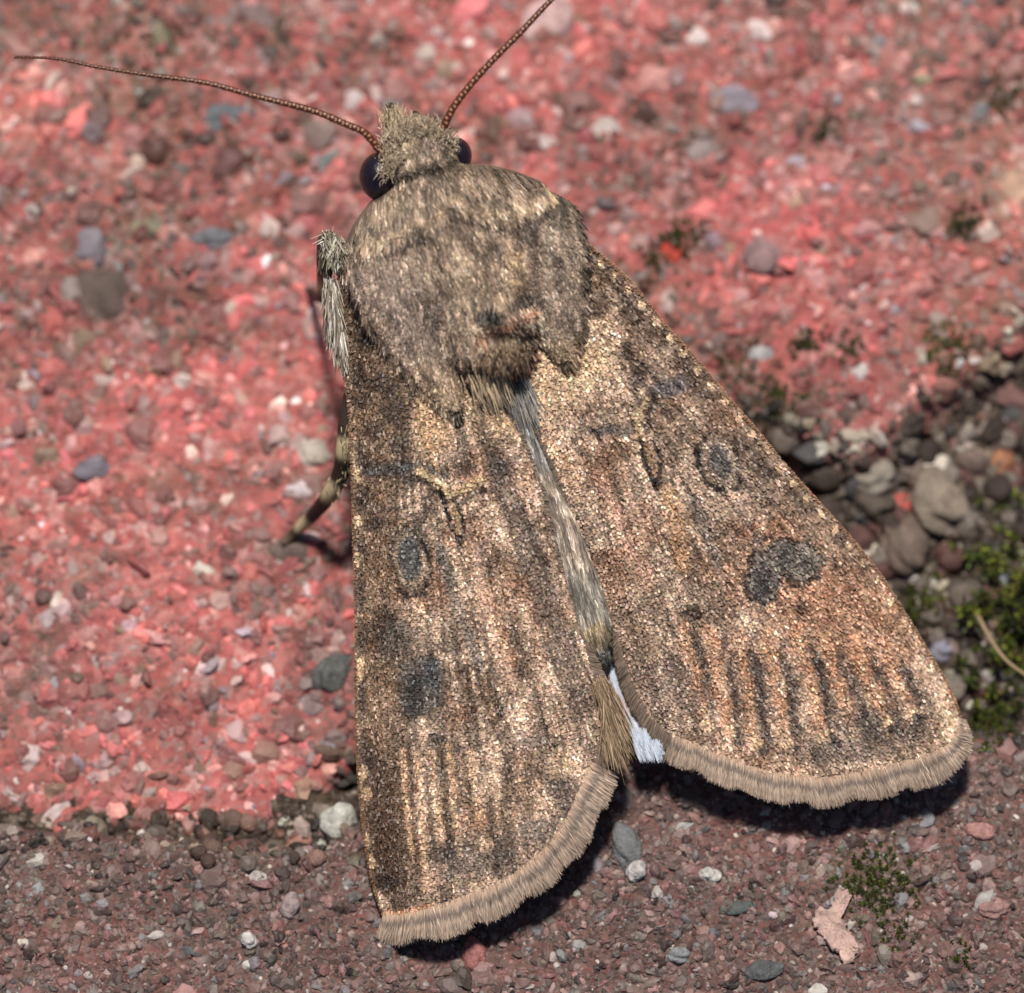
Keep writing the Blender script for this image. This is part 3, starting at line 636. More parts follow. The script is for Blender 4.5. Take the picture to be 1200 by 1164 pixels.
fr = np.array([(800, 735, 826, 846), (832, 738, 852, 858), (865, 745, 884, 868), (900, 740, 920, 868), (934, 736, 962, 862), (965, 745, 1000, 858), (1000, 752, 1036, 846), (1035, 760, 1064, 836)], float)
for k, (x0, y0, x1, y1) in enumerate(fr):
    S([(x0+14, y0+20), ((x0+x1)/2+16, (y0+y1)/2), (x1+12, y1+8)], 7+8*vn(k*3.3, 1.), (70, 58, 54), .65+.3*vn(k*1.7, 4.), 7, -.02, 7)
    S([(x0, y0), ((x0+x1)/2, (y0+y1)/2), (x1-3, y1-14)], 6+7*vn(k*2.3, 9.), (208, 152, 112), .5+.3*vn(k*1.9, 7.), 8, .02, 7)
    B(x1+2, y1, 7, 9, CRM, .85, soft=.5, rag=.6, rs=6)
B(975, 880, 60, 14, (70, 64, 64), .6, 0, soft=.5); B(1010, 850, 26, 24, (74, 68, 68), .6, soft=.5); B(1065, 855, 20, 16, (84, 74, 70), .5, soft=.5); B(1112, 848, 12, 18, CRM, .6, soft=.5)
S([(1092, 815), (1106, 835), (1108, 865)], 5, (206, 180, 150), .6, 3)

def h_wing(px, py, left):
    """height of the wing's upper side: flat roof, rolled down at the front edge, low pleats along the veins"""
    costa, inner = (L_COSTA, L_INNER) if left else (R_COSTA, R_INNER)
    dc = dist_poly(px, py, costa); di = dist_poly(px, py, inner)
    ph, rr = fan(px, py, left)
    h = .22*(1-sstep(0, 620, rr-60))+.10
    h -= (.50 if left else .30)*(1-sstep(0, 62 if left else 46, dc))**2
    h -= .16*np.exp(-di/16)
    h -= (.12 if left else .42)*sstep(250, 720, rr)
    h += .055*(fbm(ph*30, rr/400, 101, 2)-.5)+.035*(vn(ph*85, rr/200, 105)-.5)
    h += CW.geth(px, py)*.8
    h += .05*(fbm(px/60, py/60, 107)-.5)
    return h
def coons(A, Bc, C0, C1, nu, nv):
    """A from base to apex, Bc from base to tornus, C0 across the base, C1 along the termen"""
    A = resample(A, nu); Bc = resample(Bc, nu); C0 = resample(C0, nv); C1 = resample(C1, nv)
    u = np.linspace(0, 1, nu)[:, None, None]; v = np.linspace(0, 1, nv)[None, :, None]
    return ((1-v)*A[:, None]+v*Bc[:, None]+(1-u)*C0[None]+u*C1[None]
            - (1-u)*(1-v)*A[0]-(1-u)*v*Bc[0]-u*(1-v)*A[-1]-u*v*Bc[-1])
m_mem = mat('wing_membrane', rough=.6, spec=.3, nscale=30, namt=.2)
m_scale = mat('wing_scale', rough=.55, spec=.25)
m_hair = mat('moth_hair', rough=.62, spec=.2)
m_fr = mat('fringe_hair', rough=.55, spec=.3)
def slab(name, Pg, h, thick, colf, m, parent):
    nu, nv = Pg.shape[:2]; px, py = Pg[..., 0], Pg[..., 1]
    T = M(px, py, h).reshape(-1, 3); Bt = M(px, py, h-thick).reshape(-1, 3); n = nu*nv
    F = grid_faces(nu, nv)
    idx = np.arange(n).reshape(nu, nv)
    ring = np.r_[idx[0, :], idx[1:, -1], idx[-1, -2::-1], idx[-2:0:-1, 0]]
    r2 = np.roll(ring, -1)
    F = np.concatenate([F[:, ::-1], F+n, np.stack([ring, ring+n, r2+n, r2], -1)])
    return mesh_np(name, np.vstack([T, Bt]), F, m, parent, np.vstack([colf]*2), True)
def hair_mesh(name, P, wd, C, m, parent):
    """P (n,k,3) centre lines, wd (n,k) widths, C (n,k,3)"""
    n, k = P.shape[:2]
    T = P[:, -1]-P[:, 0]; up = rng.normal(0, .55, (n, 3)); up[:, 2] = 1
    A = np.cross(T, up); A /= np.linalg.norm(A, axis=1)[:, None]+1e-9
    V = np.stack([P-A[:, None]*wd[..., None]/2, P+A[:, None]*wd[..., None]/2], 2).reshape(-1, 3)
    b = (np.arange(n)*2*k)[:, None, None]+(np.arange(k-1)*2)[None, :, None]
    F = (b+np.array([0, 1, 3, 2])).reshape(-1, 4)
    return mesh_np(name, V, F, m, parent, np.repeat(np.clip(C, 0, 1), 2, 1).reshape(-1, 3), False, 'stuff')

def build_wing(left):
    costa, inner, term, poly = (L_COSTA, L_INNER, L_TERM, L_POLY) if left else (R_COSTA, R_INNER, R_TERM, R_POLY)
    base = [costa[0], ((costa[0][0]+inner[0][0])/2, (costa[0][1]+inner[0][1])/2), inner[0]]
    Pg = coons(costa, inner, base, term, 150, 70)
    h = h_wing(Pg[..., 0], Pg[..., 1], left)
    wing = slab('forewing', Pg, h, .035, CW.get(Pg[..., 0], Pg[..., 1]).reshape(-1, 3)*.8, m_mem, moth)
    wing['label'] = ('left' if left else 'right')+' forewing, '+('darker along its front edge' if left else 'warmer and streaked towards its end')
    # scales: rows of small overlapping plates
    b0 = LB if left else RB
    PX = []; PY = []
    for q, rad in enumerate(np.arange(60, 880, 2.7)):                # one row of scales after another, each overlapping the next
        na_ = np.arange(-1.2, 1.6, 2.5/rad)+(q % 2)*1.25/rad
        rw_ = rad+5*(fbm(na_*rad/40, na_*0+rad/160, 201, 2)-.5)+rng.normal(0, .6, len(na_)); na_ = na_+rng.normal(0, .6, len(na_))/rad
        PX.append(b0[0]+np.sin(na_)*rw_); PY.append(b0[1]+np.cos(na_)*rw_)
    px = np.concatenate(PX); py = np.concatenate(PY)
    k = inside(px, py, poly); px, py = px[k], py[k]; n = len(px)
    ph, _ = fan(px, py, left); ph = ph+rng.normal(0, .13, n)
    g = np.stack([np.sin(ph), np.cos(ph)], -1); s = np.stack([g[:, 1], -g[:, 0]], -1)
    L = rng.uniform(3.8, 5.6, n); W = rng.uniform(2.3, 3.5, n)
    jx = px+rng.normal(0, .4, n); jy = py+rng.normal(0, .4, n)
    c = CW.get(jx, jy); c = c.mean(1, keepdims=True)*.1+c*.9; c = c*1.15*np.exp(rng.normal(-.05, .27, (n, 1)))*np.exp(rng.normal(0, .045, (n, 3)))
    spk = rng.random(n) < .13; c[spk] = c[spk]*1.5+.10
    drk = rng.random(n) < .12; c[drk] *= .45
    pit = rng.uniform(.004, .032, n); rol = rng.normal(0, .009, n)
    V = []
    for (al, sd, ww, hh) in ((-.5, -1, .32, 0), (-.5, 1, .32, 0), (.32, 1, .5, .9), (.5, 0, 0, 1), (.32, -1, .5, .9)):
        qx = px+g[:, 0]*al*L+s[:, 0]*sd*ww*W; qy = py+g[:, 1]*al*L+s[:, 1]*sd*ww*W
        V.append(M(qx, qy, h_wing(px+g[:, 0]*al*L, py+g[:, 1]*al*L, left)+.006+pit*hh+rol*sd))
    V = np.stack(V, 1).reshape(-1, 3)
    F = (np.arange(n)*5)[:, None]+np.arange(5)[None, ::-1]
    mesh_np('wing_scales', V, F, m_scale, wing, np.repeat(np.clip(c, 0, 1), 5, 0), False, 'stuff')
    # fringe
    def fringe(curve, length, per, cols, name, wscale=1., inw=0., droop=.06):
        Cc = resample(curve, 600); Lc = np.linalg.norm(np.diff(Cc, axis=0), axis=1).sum()
        n = int(Lc*per); t = rng.random(n)*599
        ci = np.stack([np.interp(t, np.arange(600), Cc[:, k]) for k in (0, 1)], -1)
        T = np.gradient(Cc, axis=0); T /= np.linalg.norm(T, axis=1)[:, None]
        Ti = np.stack([np.interp(t, np.arange(600), T[:, k]) for k in (0, 1)], -1)
        N = np.stack([-Ti[:, 1], Ti[:, 0]], -1)
        cen = np.mean(poly, 0); sg = np.sign(((ci-cen)*N).sum(-1)); sg = np.sign(sg.sum()); N *= sg
        ff, _ = fan(ci[:, 0], ci[:, 1], left); fdir = np.stack([np.sin(ff), np.cos(ff)], -1)
        dr = N*.75+fdir*.45; dr /= np.linalg.norm(dr, axis=1)[:, None]
        tt = t/599; ln_k = 1 if per > 20 else 0
        cl = fbm(tt*Lc/9, tt*0, 120, 3); dr += Ti*((vn(tt*Lc/5, tt*0, 131)-.5)*.16+rng.normal(0, .13, n))[:, None]
        ln = length(tt)*(.9+.3*(cl-.5)+.10*np.sin(tt*Lc/9.5)*(ln_k))*rng.uniform(.84, 1.05, n)
        st_ = -inw*rng.random(n)
        K = 9; u = np.linspace(0, 1, K)
        al = st_[:, None]+ln[:, None]*u[None]
        qx = ci[:, :1]+dr[:, :1]*al; qy = ci[:, 1:]+dr[:, 1:]*al
        h0 = h_wing(ci[:, 0], ci[:, 1], left)
        hz = h0[:, None]+.012+rng.uniform(-.03, .02, n)[:, None]-droop*u[None]**2*(ln[:, None]/30)
        P = M(qx, qy, hz)
        wdt = rng.uniform(.008, .014, n)[:, None]*np.array([1, 1, 1, 1, 1, .95, .85, .7, .35])*wscale
        us = np.clip(u[None]+rng.normal(0, .05, (n, 1))+.16*(fbm(tt*Lc/30, tt*0, 141)-.5)[:, None], 0, 1)
        cc = np.stack([np.interp(us, cols[0], [lin(q)[k] for q in cols[1]]) for k in range(3)], -1)
        cc = cc*np.exp(rng.normal(0, .2, n))[:, None, None]*(.86+.36*fbm(tt*Lc/14, tt*0+3, 133))[:, None, None]
        hair_mesh(name, P, wdt, cc, m_fr, wing)
    cols = ([0, .2, .3, .45, .56, .68, .78, 1], [(190, 160, 136), (178, 154, 134), (128, 112, 102), (122, 108, 98), (192, 168, 146), (188, 164, 144), (158, 136, 120), (200, 176, 154)])
    fringe(term, (lambda t: 38-10*np.abs(t-.5)*2*0+0*t-6*sstep(.0, .08, .08-t)) if left else (lambda t: 35*sstep(-.06, .13, t)+0*t), 22, cols, 'fringe', inw=4)
    ci = ([0, .5, 1], [(128, 108, 92), (120, 104, 92), (150, 130, 110)])
    fringe(inner[len(inner)//3:], (lambda t: 6+16*t**1.2), 14, ci, 'fringe', inw=3, droop=.1)
    fringe(inner[:len(inner)//3+1], (lambda t: 6+0*t), 6, ci, 'fringe', inw=3)
    # front edge: row of close stiff scales
    fringe(costa, (lambda t: 3.5+0*t), 5, ([0, .5, 1], [(150, 112, 84), (120, 88, 66), (190, 150, 116)]), 'edge_scales', inw=3, droop=.15)
    return wing
lw = build_wing(True); rw = build_wing(False)

# hindwings: pale, showing only as a sliver between the forewings
def hindwing(poly0, poly1, wz, label):
    A = resample(poly0, 40); Bc = resample(poly1, 40); v = np.linspace(0, 1, 24)[None, :, None]
    Pg = A[:, None]*(1-v)+Bc[:, None]*v
    h = wz+.05*np.sin(v[..., 0]*18+0*Pg[..., 0])*.6+.02*vn(Pg[..., 0]/6, Pg[..., 1]/30)
    px, py = Pg[..., 0], Pg[..., 1]
    c = lin((184, 190, 198))*(.7+.5*vn(px/2.2, py/26, 140))[..., None]
    o = slab('hindwing', Pg, h, .02, c.reshape(-1, 3), m_mem, moth); o['label'] = label
    n = 9000; i = rng.random(n)*39; j = rng.random(n)
    a = np.stack([np.interp(i, np.arange(40), A[:, k]) for k in (0, 1)], -1); b = np.stack([np.interp(i, np.arange(40), Bc[:, k]) for k in (0, 1)], -1)
    p = a*(1-j[:, None])+b*j[:, None]; dr = np.stack([.33+rng.normal(0, .06, n), .94+0*i], -1); L = rng.uniform(8, 16, n)
    u = np.linspace(0, 1, 4)
    qx = p[:, :1]+dr[:, :1]*L[:, None]*u; qy = p[:, 1:]+dr[:, 1:]*L[:, None]*u
    hz = wz+.05*np.sin(j*18)[:, None]*.6+.03+0*qx
    tip = sstep(850, 860, p[:, 1]) ; mid = (1-np.abs(p[:, 1]-822)/26).clip(0, 1)
    cc = lin((196, 203, 214))[None]*(1-mid[:, None]*.6)+lin((196, 140, 120))[None]*mid[:, None]*.6
    cc = cc*np.exp(rng.normal(0, .16, n))[:, None]
    hair_mesh('hair', M(qx, qy, hz), np.full((n, 4), .010)*np.array([1, 1, .8, .3]), np.repeat(cc[:, None], 4, 1), m_fr, o)
    return o
hindwing([(655, 560), (680, 640), (700, 720), (716, 800), (736, 850), (744, 880)], [(690, 560), (720, 640), (745, 720), (765, 800), (778, 850), (772, 882)], -.50, 'bluish white hindwing under the right forewing')
hindwing([(560, 560), (580, 640), (600, 720), (620, 800), (640, 850), (655, 880)], [(640, 560), (672, 640), (696, 720), (716, 790), (712, 840), (690, 870)], -.56, 'hindwing folded under the left forewing')

# ---- body
AX, BX = np.array([.300, .954]), np.array([.954, -.300]); O0 = np.array([478., 135.])
PS = [0, 12, 35, 58, 72, 84, 100, 120, 150, 190, 230, 265, 290, 306, 318, 340, 420, 500, 580, 640, 668, 676]
HW = [8, 24, 37, 38, 42, 74, 98, 120, 136, 134, 108, 88, 72, 56, 44, 40, 38, 34, 30, 25, 14, 4]
HH = [.1, .3, .45, .5, .5, .6, .8, .95, 1.05, 1.1, 1.05, .95, .85, .75, .6, .5, .45, .42, .38, .3, .16, .05]
TOP = [.22, .38, .56, .64, .60, .64, .70, .75, .77, .76, .72, .68, .66, .60, .44, .16, .06, .03, -.0, -.06, -.14, -.2]
OFF = [0, 0, 0, 0, 0, 0, 2, 5, 4, 4, 8, 8, 8, 12, 14, 14, 22, 32, 30, 26, 24, 24]
def sd_of(px, py):
    dx = px-O0[0]; dy = py-O0[1]; s = dx*AX[0]+dy*AX[1]
    return s, dx*BX[0]+dy*BX[1]-np.interp(s, PS, OFF)
CF = Canvas(360, 110, 760, 840, 1)
COLLAR = [(394, 300), (420, 296), (450, 288), (478, 275), (500, 268), (515, 256), (530, 240), (548, 250), (575, 258), (600, 258), (625, 250), (648, 232)]
def h_extra(px, py):
    cy = np.interp(px, [a[0] for a in COLLAR], [a[1] for a in COLLAR])
    dd = cy-py
    e = .06*sstep(-3, 6, dd)*(1-sstep(16, 70, dd))                       # collar plates end in a raised rim
    s, d = sd_of(px, py)
    e = e-.07*np.exp(-((s-76)/7.0)**2)                                  # neck groove
    e = e+.14*np.exp(-((px-592)/42)**2-((py-372)/16)**2)-.10*np.exp(-((px-594)/45)**2-((py-398)/6)**2)+.06*np.exp(-((px-592)/34)**2-((py-418)/14)**2)
    e = e+.06*np.exp(-((px-545)/26)**2-((py-300)/60)**2)
    return e
def h_body(px, py):
    s, d = sd_of(px, py); hw = np.interp(s, PS, HW)
    q = 1-(d/np.maximum(hw, 1))**2
    ok = (q > 0) & (s > 0) & (s < 676)
    top = np.interp(s, PS, TOP); hh = np.interp(s, PS, HH)
    h = top-hh+hh*np.sqrt(np.clip(q, 0, 1))
    return np.where(ok, h+h_extra(px, py)*sstep(0, .3, q), -9)
TEG = {True: ((424, 280), (534, 482), [0, .1, .35, .65, .85, 1], [10, 34, 43, 38, 26, 12], [.44, .60, .60, .50, .42, .34]),
       False: ((626, 222), (662, 424), [0, .1, .35, .65, .88, 1], [12, 38, 43, 38, 28, 16], [.50, .66, .64, .54, .42, .34])}
def teg_axes(left):
    a, b, ts, hw, tp = TEG[left]; a = np.array(a, float); b = np.array(b, float); L = np.linalg.norm(b-a); u = (b-a)/L
    return a, u, np.array([u[1], -u[0]]), L, ts, hw, tp
def h_teg(px, py, left):
    a, u, v, L, ts, hw, tp = teg_axes(left)
    t = ((px-a[0])*u[0]+(py-a[1])*u[1])/L; d = (px-a[0])*v[0]+(py-a[1])*v[1]
    q = 1-(d/np.maximum(np.interp(t, ts, hw), 1))**2
    return np.where((q > 0) & (t > 0) & (t < 1), np.interp(t, ts, tp)-.30+.30*np.sqrt(np.clip(q, 0, 1)), -9)
HMX, HMY = np.meshgrid(np.arange(360, 800, 2.), np.arange(100, 860, 2.))
HB, HTL, HTR = h_body(HMX, HMY), h_teg(HMX, HMY, True), h_teg(HMX, HMY, False)
HM = np.maximum(np.maximum(HB, HTL), HTR)
def hm(px, py, A=HM):
    i = np.clip(((py-100)/2).astype(int), 0, A.shape[0]-1); j = np.clip(((px-360)/2).astype(int), 0, A.shape[1]-1); return A[i, j]
# fur pigment
f1 = fbm(CF.X/26, CF.Y/26, 151); f2 = fbm(CF.X/9, CF.Y/14, 155)
CF.C = mixc((124, 106, 90), (154, 132, 112), sstep(.3, .7, f1)); CF.C *= (.82+.36*f2)[..., None]
s_, d_ = sd_of(CF.X, CF.Y)
S, B = CF.stroke, CF.blob
B(455, 370, 60, 90, (146, 126, 114), .6, -30, soft=.5); B(665, 330, 40, 100, (140, 122, 106), .7, -10, soft=.5)
B(550, 320, 46, 80, (158, 136, 112), .5, -15, soft=.6); B(560, 210, 60, 30, (118, 100, 84), .4, soft=.6); B(450, 250, 50, 26, (120, 104, 88), .5, -30, soft=.6)
S([(a, b-12) for a, b in COLLAR[1:]], 10, (176, 150, 122), .6, 5, rag=5); S([(a, b+3) for a, b in COLLAR], 6, (50, 40, 34), .85, 3, rag=4)
S([(520, 238), (530, 260), (545, 280)], 10, (84, 64, 60), .6, 5)
B(575, 312, 12, 34, (110, 90, 74), .7, -8, soft=.5); B(600, 300, 10, 44, (180, 148, 110), .5, -8, soft=.5); B(622, 292, 9, 40, (96, 78, 66), .6, -8, soft=.5); B(600, 270, 12, 16, (84, 72, 70), .6, soft=.5)
B(512, 290, 10, 26, (92, 72, 60), .5, 20, soft=.5)
B(569, 366, 19, 11, (36, 32, 30), .9, -18, soft=.3, rag=.4, rs=6); B(608, 348, 20, 10, (44, 38, 36), .85, -18, soft=.3, rag=.4, rs=6)
S([(556, 390), (585, 381), (600, 374), (624, 361)], 7, (150, 98, 74), .65, 4); S([(560, 404), (586, 393), (604, 386), (632, 372)], 7, (190, 168, 142), .75, 3)
S([(566, 411), (588, 400), (612, 392), (634, 384)], 6, (50, 42, 38), .9, 3); B(592, 420, 32, 16, (134, 100, 78), .8, -18, soft=.4)
S([(546, 428), (562, 436), (590, 443), (612, 440), (634, 424)], 8, (40, 32, 28), .85, 4)
B(495, 158, 40, 30, (168, 146, 118), .6, soft=.5); B(500, 175, 16, 22, (120, 102, 96), .5, soft=.5)
S([(440, 232), (462, 210), (490, 196), (545, 190)], 7, (60, 52, 42), .8, 4)
S([(508, 290), (512, 350), (528, 400), (548, 428)], 5, (62, 48, 40), .6, 4, rag=4); S([(640, 270), (652, 330), (654, 380), (640, 405)], 5, (62, 50, 42), .6, 4, rag=4); S([(552, 300), (560, 340), (566, 362)], 5, (76, 60, 48), .5, 4, rag=4); S([(600, 290), (604, 330), (606, 345)], 4, (76, 60, 48), .5, 4, rag=4)
B(500, 450, 50, 36, (176, 148, 120), .6, soft=.6); B(420, 400, 30, 40, (120, 96, 74), .6, soft=.5); B(672, 415, 34, 24, (168, 140, 110), .6, soft=.6)
bl = sstep(330, 380, s_)[..., None]; CF.C = CF.C*(1-bl)+lin((146, 134, 122))*bl
S([(604, 460), (625, 510), (640, 545)], 24, (124, 122, 118), .8, 8); S([(640, 560), (665, 620), (680, 660)], 26, (158, 140, 122), .7, 8)
S([(680, 680), (694, 730)], 30, (130, 122, 110), .8, 8); S([(696, 742), (704, 766)], 30, (176, 150, 110), .6, 8); S([(709, 775), (716, 800)], 40, (118, 118, 112), .9, 6)
m_body = mat('moth_skin', rough=.6, spec=.25, nscale=25, namt=.2)
# continuous body surface: head, thorax and abdomen in one loft
ss = np.unique(np.r_[np.linspace(0, 330, 150), np.linspace(330, 676, 90)]); na = 72; aa = np.linspace(0, 2*math.pi, na, endpoint=False)
hw = np.interp(ss, PS, HW)[:, None]; hh = np.interp(ss, PS, HH)[:, None]; tp = np.interp(ss, PS, TOP)[:, None]; of = np.interp(ss, PS, OFF)[:, None]
dd = hw*np.cos(aa)[None]; zz = tp-hh+hh*np.sin(aa)[None]
qx = O0[0]+ss[:, None]*AX[0]+(dd+of)*BX[0]; qy = O0[1]+ss[:, None]*AX[1]+(dd+of)*BX[1]
zz = zz+h_extra(qx, qy)*np.clip(np.sin(aa)[None], 0, 1)**.6
V = M(qx, qy, zz-.02).reshape(-1, 3)
body = mesh_np('body', V, grid_faces(len(ss), na, 0, True), m_body, moth, CF.get(qx, qy).reshape(-1, 3)*.8)
body['label'] = 'furry grey brown head and thorax with narrow abdomen'
for left in (True, False):
    a, u, v, L, ts, hw_, tp_ = teg_axes(left); tt = np.linspace(.0, 1, 40)[:, None]; aa2 = np.linspace(0, 2*math.pi, 36, endpoint=False)[None]
    W_ = np.interp(tt, ts, hw_)*np.cos(aa2); z_ = np.interp(tt, ts, tp_)-.30+.30*np.sin(aa2)
    qx = a[0]+u[0]*tt*L+v[0]*W_; qy = a[1]+u[1]*tt*L+v[1]*W_
    o = mesh_np('tegula', M(qx, qy, z_-.02).reshape(-1, 3), grid_faces(40, 36, 0, True), m_body, moth, CF.get(qx, qy).reshape(-1, 3)*.8)

def fur(n, region, hgt, parent, Lr=(13, 25), lift=.055, name='fur', wd=.018, outward=.45, jit=.17, cmul=1.):
    px = rng.uniform(region[0], region[2], n); py = rng.uniform(region[1], region[3], n)
    h = hm(px, py, hgt); k = (h > -8) & (h > hm(px, py)-.02); px, py, h = px[k], py[k], h[k]; n = len(px)
    s, d = sd_of(px, py); hw = np.interp(s, PS, HW)
    ang = np.arctan2(AX[0], AX[1])+outward*np.clip(d/hw, -1.2, 1.2)*np.interp(s, [0, 60, 90, 250, 320], [1.3, 1.0, .6, .25, .1])+rng.normal(0, jit, n)+.5*(fbm(px/24, py/24, 161)-.5)
    L = rng.uniform(*Lr, n)*np.interp(s, [0, 70, 100, 330, 400], [.55, .6, 1, 1, .8])
    K = 4; u = np.linspace(0, 1, K)
    qx = px[:, None]+np.sin(ang)[:, None]*L[:, None]*u; qy = py[:, None]+np.cos(ang)[:, None]*L[:, None]*u
    hq = hm(qx, qy); h0 = h[:, None]
    hq = np.where(hq < h0-.35, h0-.10*u[None]-.12*u[None]**2, hq)
    li = lift*rng.uniform(.3, 1.5, n)[:, None]
    z = h0*(1-u)+hq*u+.01+li*np.sin(u*2.4)[None]
    clm = .86*np.exp(3.0*(fbm(d/4, s/20, 163, 3)-.5)+.8*(fbm(px/14, py/14, 168)-.5))
    c = CF.get(px+rng.normal(0, 1, n), py+3+rng.normal(0, 1.5, n))*(.98*clm*np.exp(rng.normal(0, .30, n)))[:, None]*np.exp(rng.normal(0, .03, (n, 3)))*cmul
    br = rng.random(n) < .16; c[br] = c[br]*1.5+.07
    cc = c[:, None]*np.array([.6, .85, 1.15, 1.5])[None, :, None]
    w_ = rng.uniform(.7, 1.3, n)[:, None]*wd*np.array([.8, 1, .85, .3])
    return hair_mesh(name, M(qx, qy, z), w_, cc, m_hair, parent)
fur(100000, (380, 120, 700, 470), HB, body)
fur(26000, (590, 440, 730, 800), HB, body, Lr=(12, 24), lift=.008, jit=.05, cmul=1.05)
teg = [o for o in moth.children if o.name.startswith('tegula')]
fur(62000, (370, 270, 580, 500), HTL, teg[0]); fur(56000, (590, 210, 720, 440), HTR, teg[1])

def tuft(name, roots, rj, dirs, L, n, cs, parent, lift=0., wd=.016, wz=0., curl=0.):
    R_ = resample(roots, 100); t = rng.random(n)*99
    p = np.stack([np.interp(t, np.arange(100), R_[:, k]) for k in range(3)], -1)+rng.normal(0, 1, (n, 3))*np.array([rj, rj, rj/100])
    d = np.array(dirs, float)[None]+rng.normal(0, .12 if L > 15 else .4, (n, 3)); ln = rng.uniform(L*.6, L*1.1, n); u = np.linspace(0, 1, 5)
    q = p[:, None]+d[:, None]*ln[:, None, None]*u[None, :, None]*np.array([1, 1, .01])
    q[..., 2] += curl*u[None]**2
    c = np.array([lin(cs[i]) for i in rng.integers(0, len(cs), n)])*np.exp(rng.normal(0, .2, n))[:, None]
    return hair_mesh(name, M(q[..., 0], q[..., 1], q[..., 2]), np.full((n, 5), wd)*np.array([.8, 1, .9, .7, .25]), np.repeat(c[:, None], 5, 1), m_hair, parent)
wht = [(176, 164, 148), (136, 124, 108), (212, 204, 192), (96, 84, 72)]
tuft('hair_tuft', [(389, 330, -.05), (394, 370, -.08), (400, 405, -.1)], 3.0, (.13, 1, -.1), 34, 900, wht, body)
tuft('hair_tuft', [(384, 325, -.1), (387, 380, -.25)], 2.5, (.08, 1, -.3), 34, 450, wht, body)
tuft('hair_tuft', [(612, 410, .75), (592, 418, .78), (570, 416, .74)], 5, (.05, 1, -.4), 11, 1300, [(150, 126, 102), (176, 150, 122), (104, 86, 70)], body, curl=-.06)
tuft('hair_tuft', [(600, 438, .16), (612, 440, .14)], 6, (.36, .9, -.1), 58, 1500, [(146, 142, 134), (112, 108, 102), (176, 168, 158)], body, wd=.011)
tuft('hair_tuft', [(556, 432, .45), (580, 445, .4)], 8, (.36, .9, -.4), 30, 700, [(170, 150, 124), (206, 182, 150)], body, wd=.011)
# tip of the fringe by the tornus of the left wing
tuft('hair_tuft', [(705, 800, -.02), (716, 838, -.05), (714, 860, -.06)], 4, (.28, .95, -.1), 40, 5200, [(146, 122, 98), (116, 96, 76), (172, 146, 118)], lw, wd=.011)

# eyes
def eye(cx, cy, wz, r, label):
    v, f = ICO[3]; V = M(cx, cy, wz)+v*r*np.array([1, 1.15, 1])
    o = mesh_np('eye', V, f, mat('eye', rough=.28, spec=.5, coat=.25), moth, np.tile(lin((26, 14, 27)), (len(v), 1)), True)
    return o
eye(446, 207, .16, .25, ''); eye(534, 183, .10, .19, '')
m_eye = MATS['eye']; t = m_eye.node_tree; p = t.nodes['Principled BSDF']
tc = t.nodes.new('ShaderNodeTexCoord'); vo = t.nodes.new('ShaderNodeTexVoronoi'); vo.inputs['Scale'].default_value = 45
bm = t.nodes.new('ShaderNodeBump'); bm.inputs['Strength'].default_value = .35; bm.inputs['Distance'].default_value = .01
t.links.new(tc.outputs['Object'], vo.inputs['Vector']); t.links.new(vo.outputs[0], bm.inputs['Height']); t.links.new(bm.outputs[0], p.inputs['Normal'])
# palps
def limb(name, pts, rads, cols, parent, m=None, n=40, nseg=14):
    P = resample(pts, n); P3 = M(P[:, 0], P[:, 1], P[:, 2])
    t = np.linspace(0, 1, n); rd = np.interp(t, np.linspace(0, 1, len(rads)), rads)
    ct = [c[0] for c in cols]; C = np.stack([np.interp(t, ct, [lin(c[1])[k] for c in cols]) for k in range(3)], -1)
    return tube(name, P3, rd, C, m or m_body, parent, nseg)
PALP = [(0, (150, 130, 104)), (.6, (160, 142, 116)), (.8, (120, 110, 90)), (.88, (50, 46, 40)), (1, (60, 54, 46))]
limb('palp', [(478, 172, .2), (466, 152, .12), (459, 132, .12), (457, 124, .04)], [.14, .17, .12, .05], PALP, moth)
limb('palp', [(500, 166, .0), (494, 150, -.1), (488, 140, -.2), (486, 134, -.3)], [.12, .14, .10, .05], PALP, moth)
tuft('hair', [(474, 172, .35), (464, 152, .28), (459, 138, .22)], 6, (-.1, -.8, .0), 10, 1800, [(176, 156, 126), (150, 130, 104), (196, 176, 146), (120, 104, 84)], [o for o in moth.children if o.name == 'palp'][0], wd=.009)
tuft('hair', [(454, 182, .4), (466, 162, .45), (490, 153, .5), (514, 158, .45), (524, 168, .3)], 6, (.0, -.6, -.1), 8, 5200, [(176, 156, 130), (150, 130, 108), (196, 176, 150), (124, 108, 90)], body, wd=.009)
tuft('hair', [(452, 200, .38), (466, 186, .5), (480, 180, .6)], 5, (-.25, .5, .1), 8, 1200, [(180, 160, 134), (150, 130, 108)], body, wd=.009)
tuft('hair', [(520, 180, .4), (528, 174, .34)], 4, (.3, .2, .1), 7, 700, [(170, 150, 124), (130, 112, 96)], body, wd=.009)

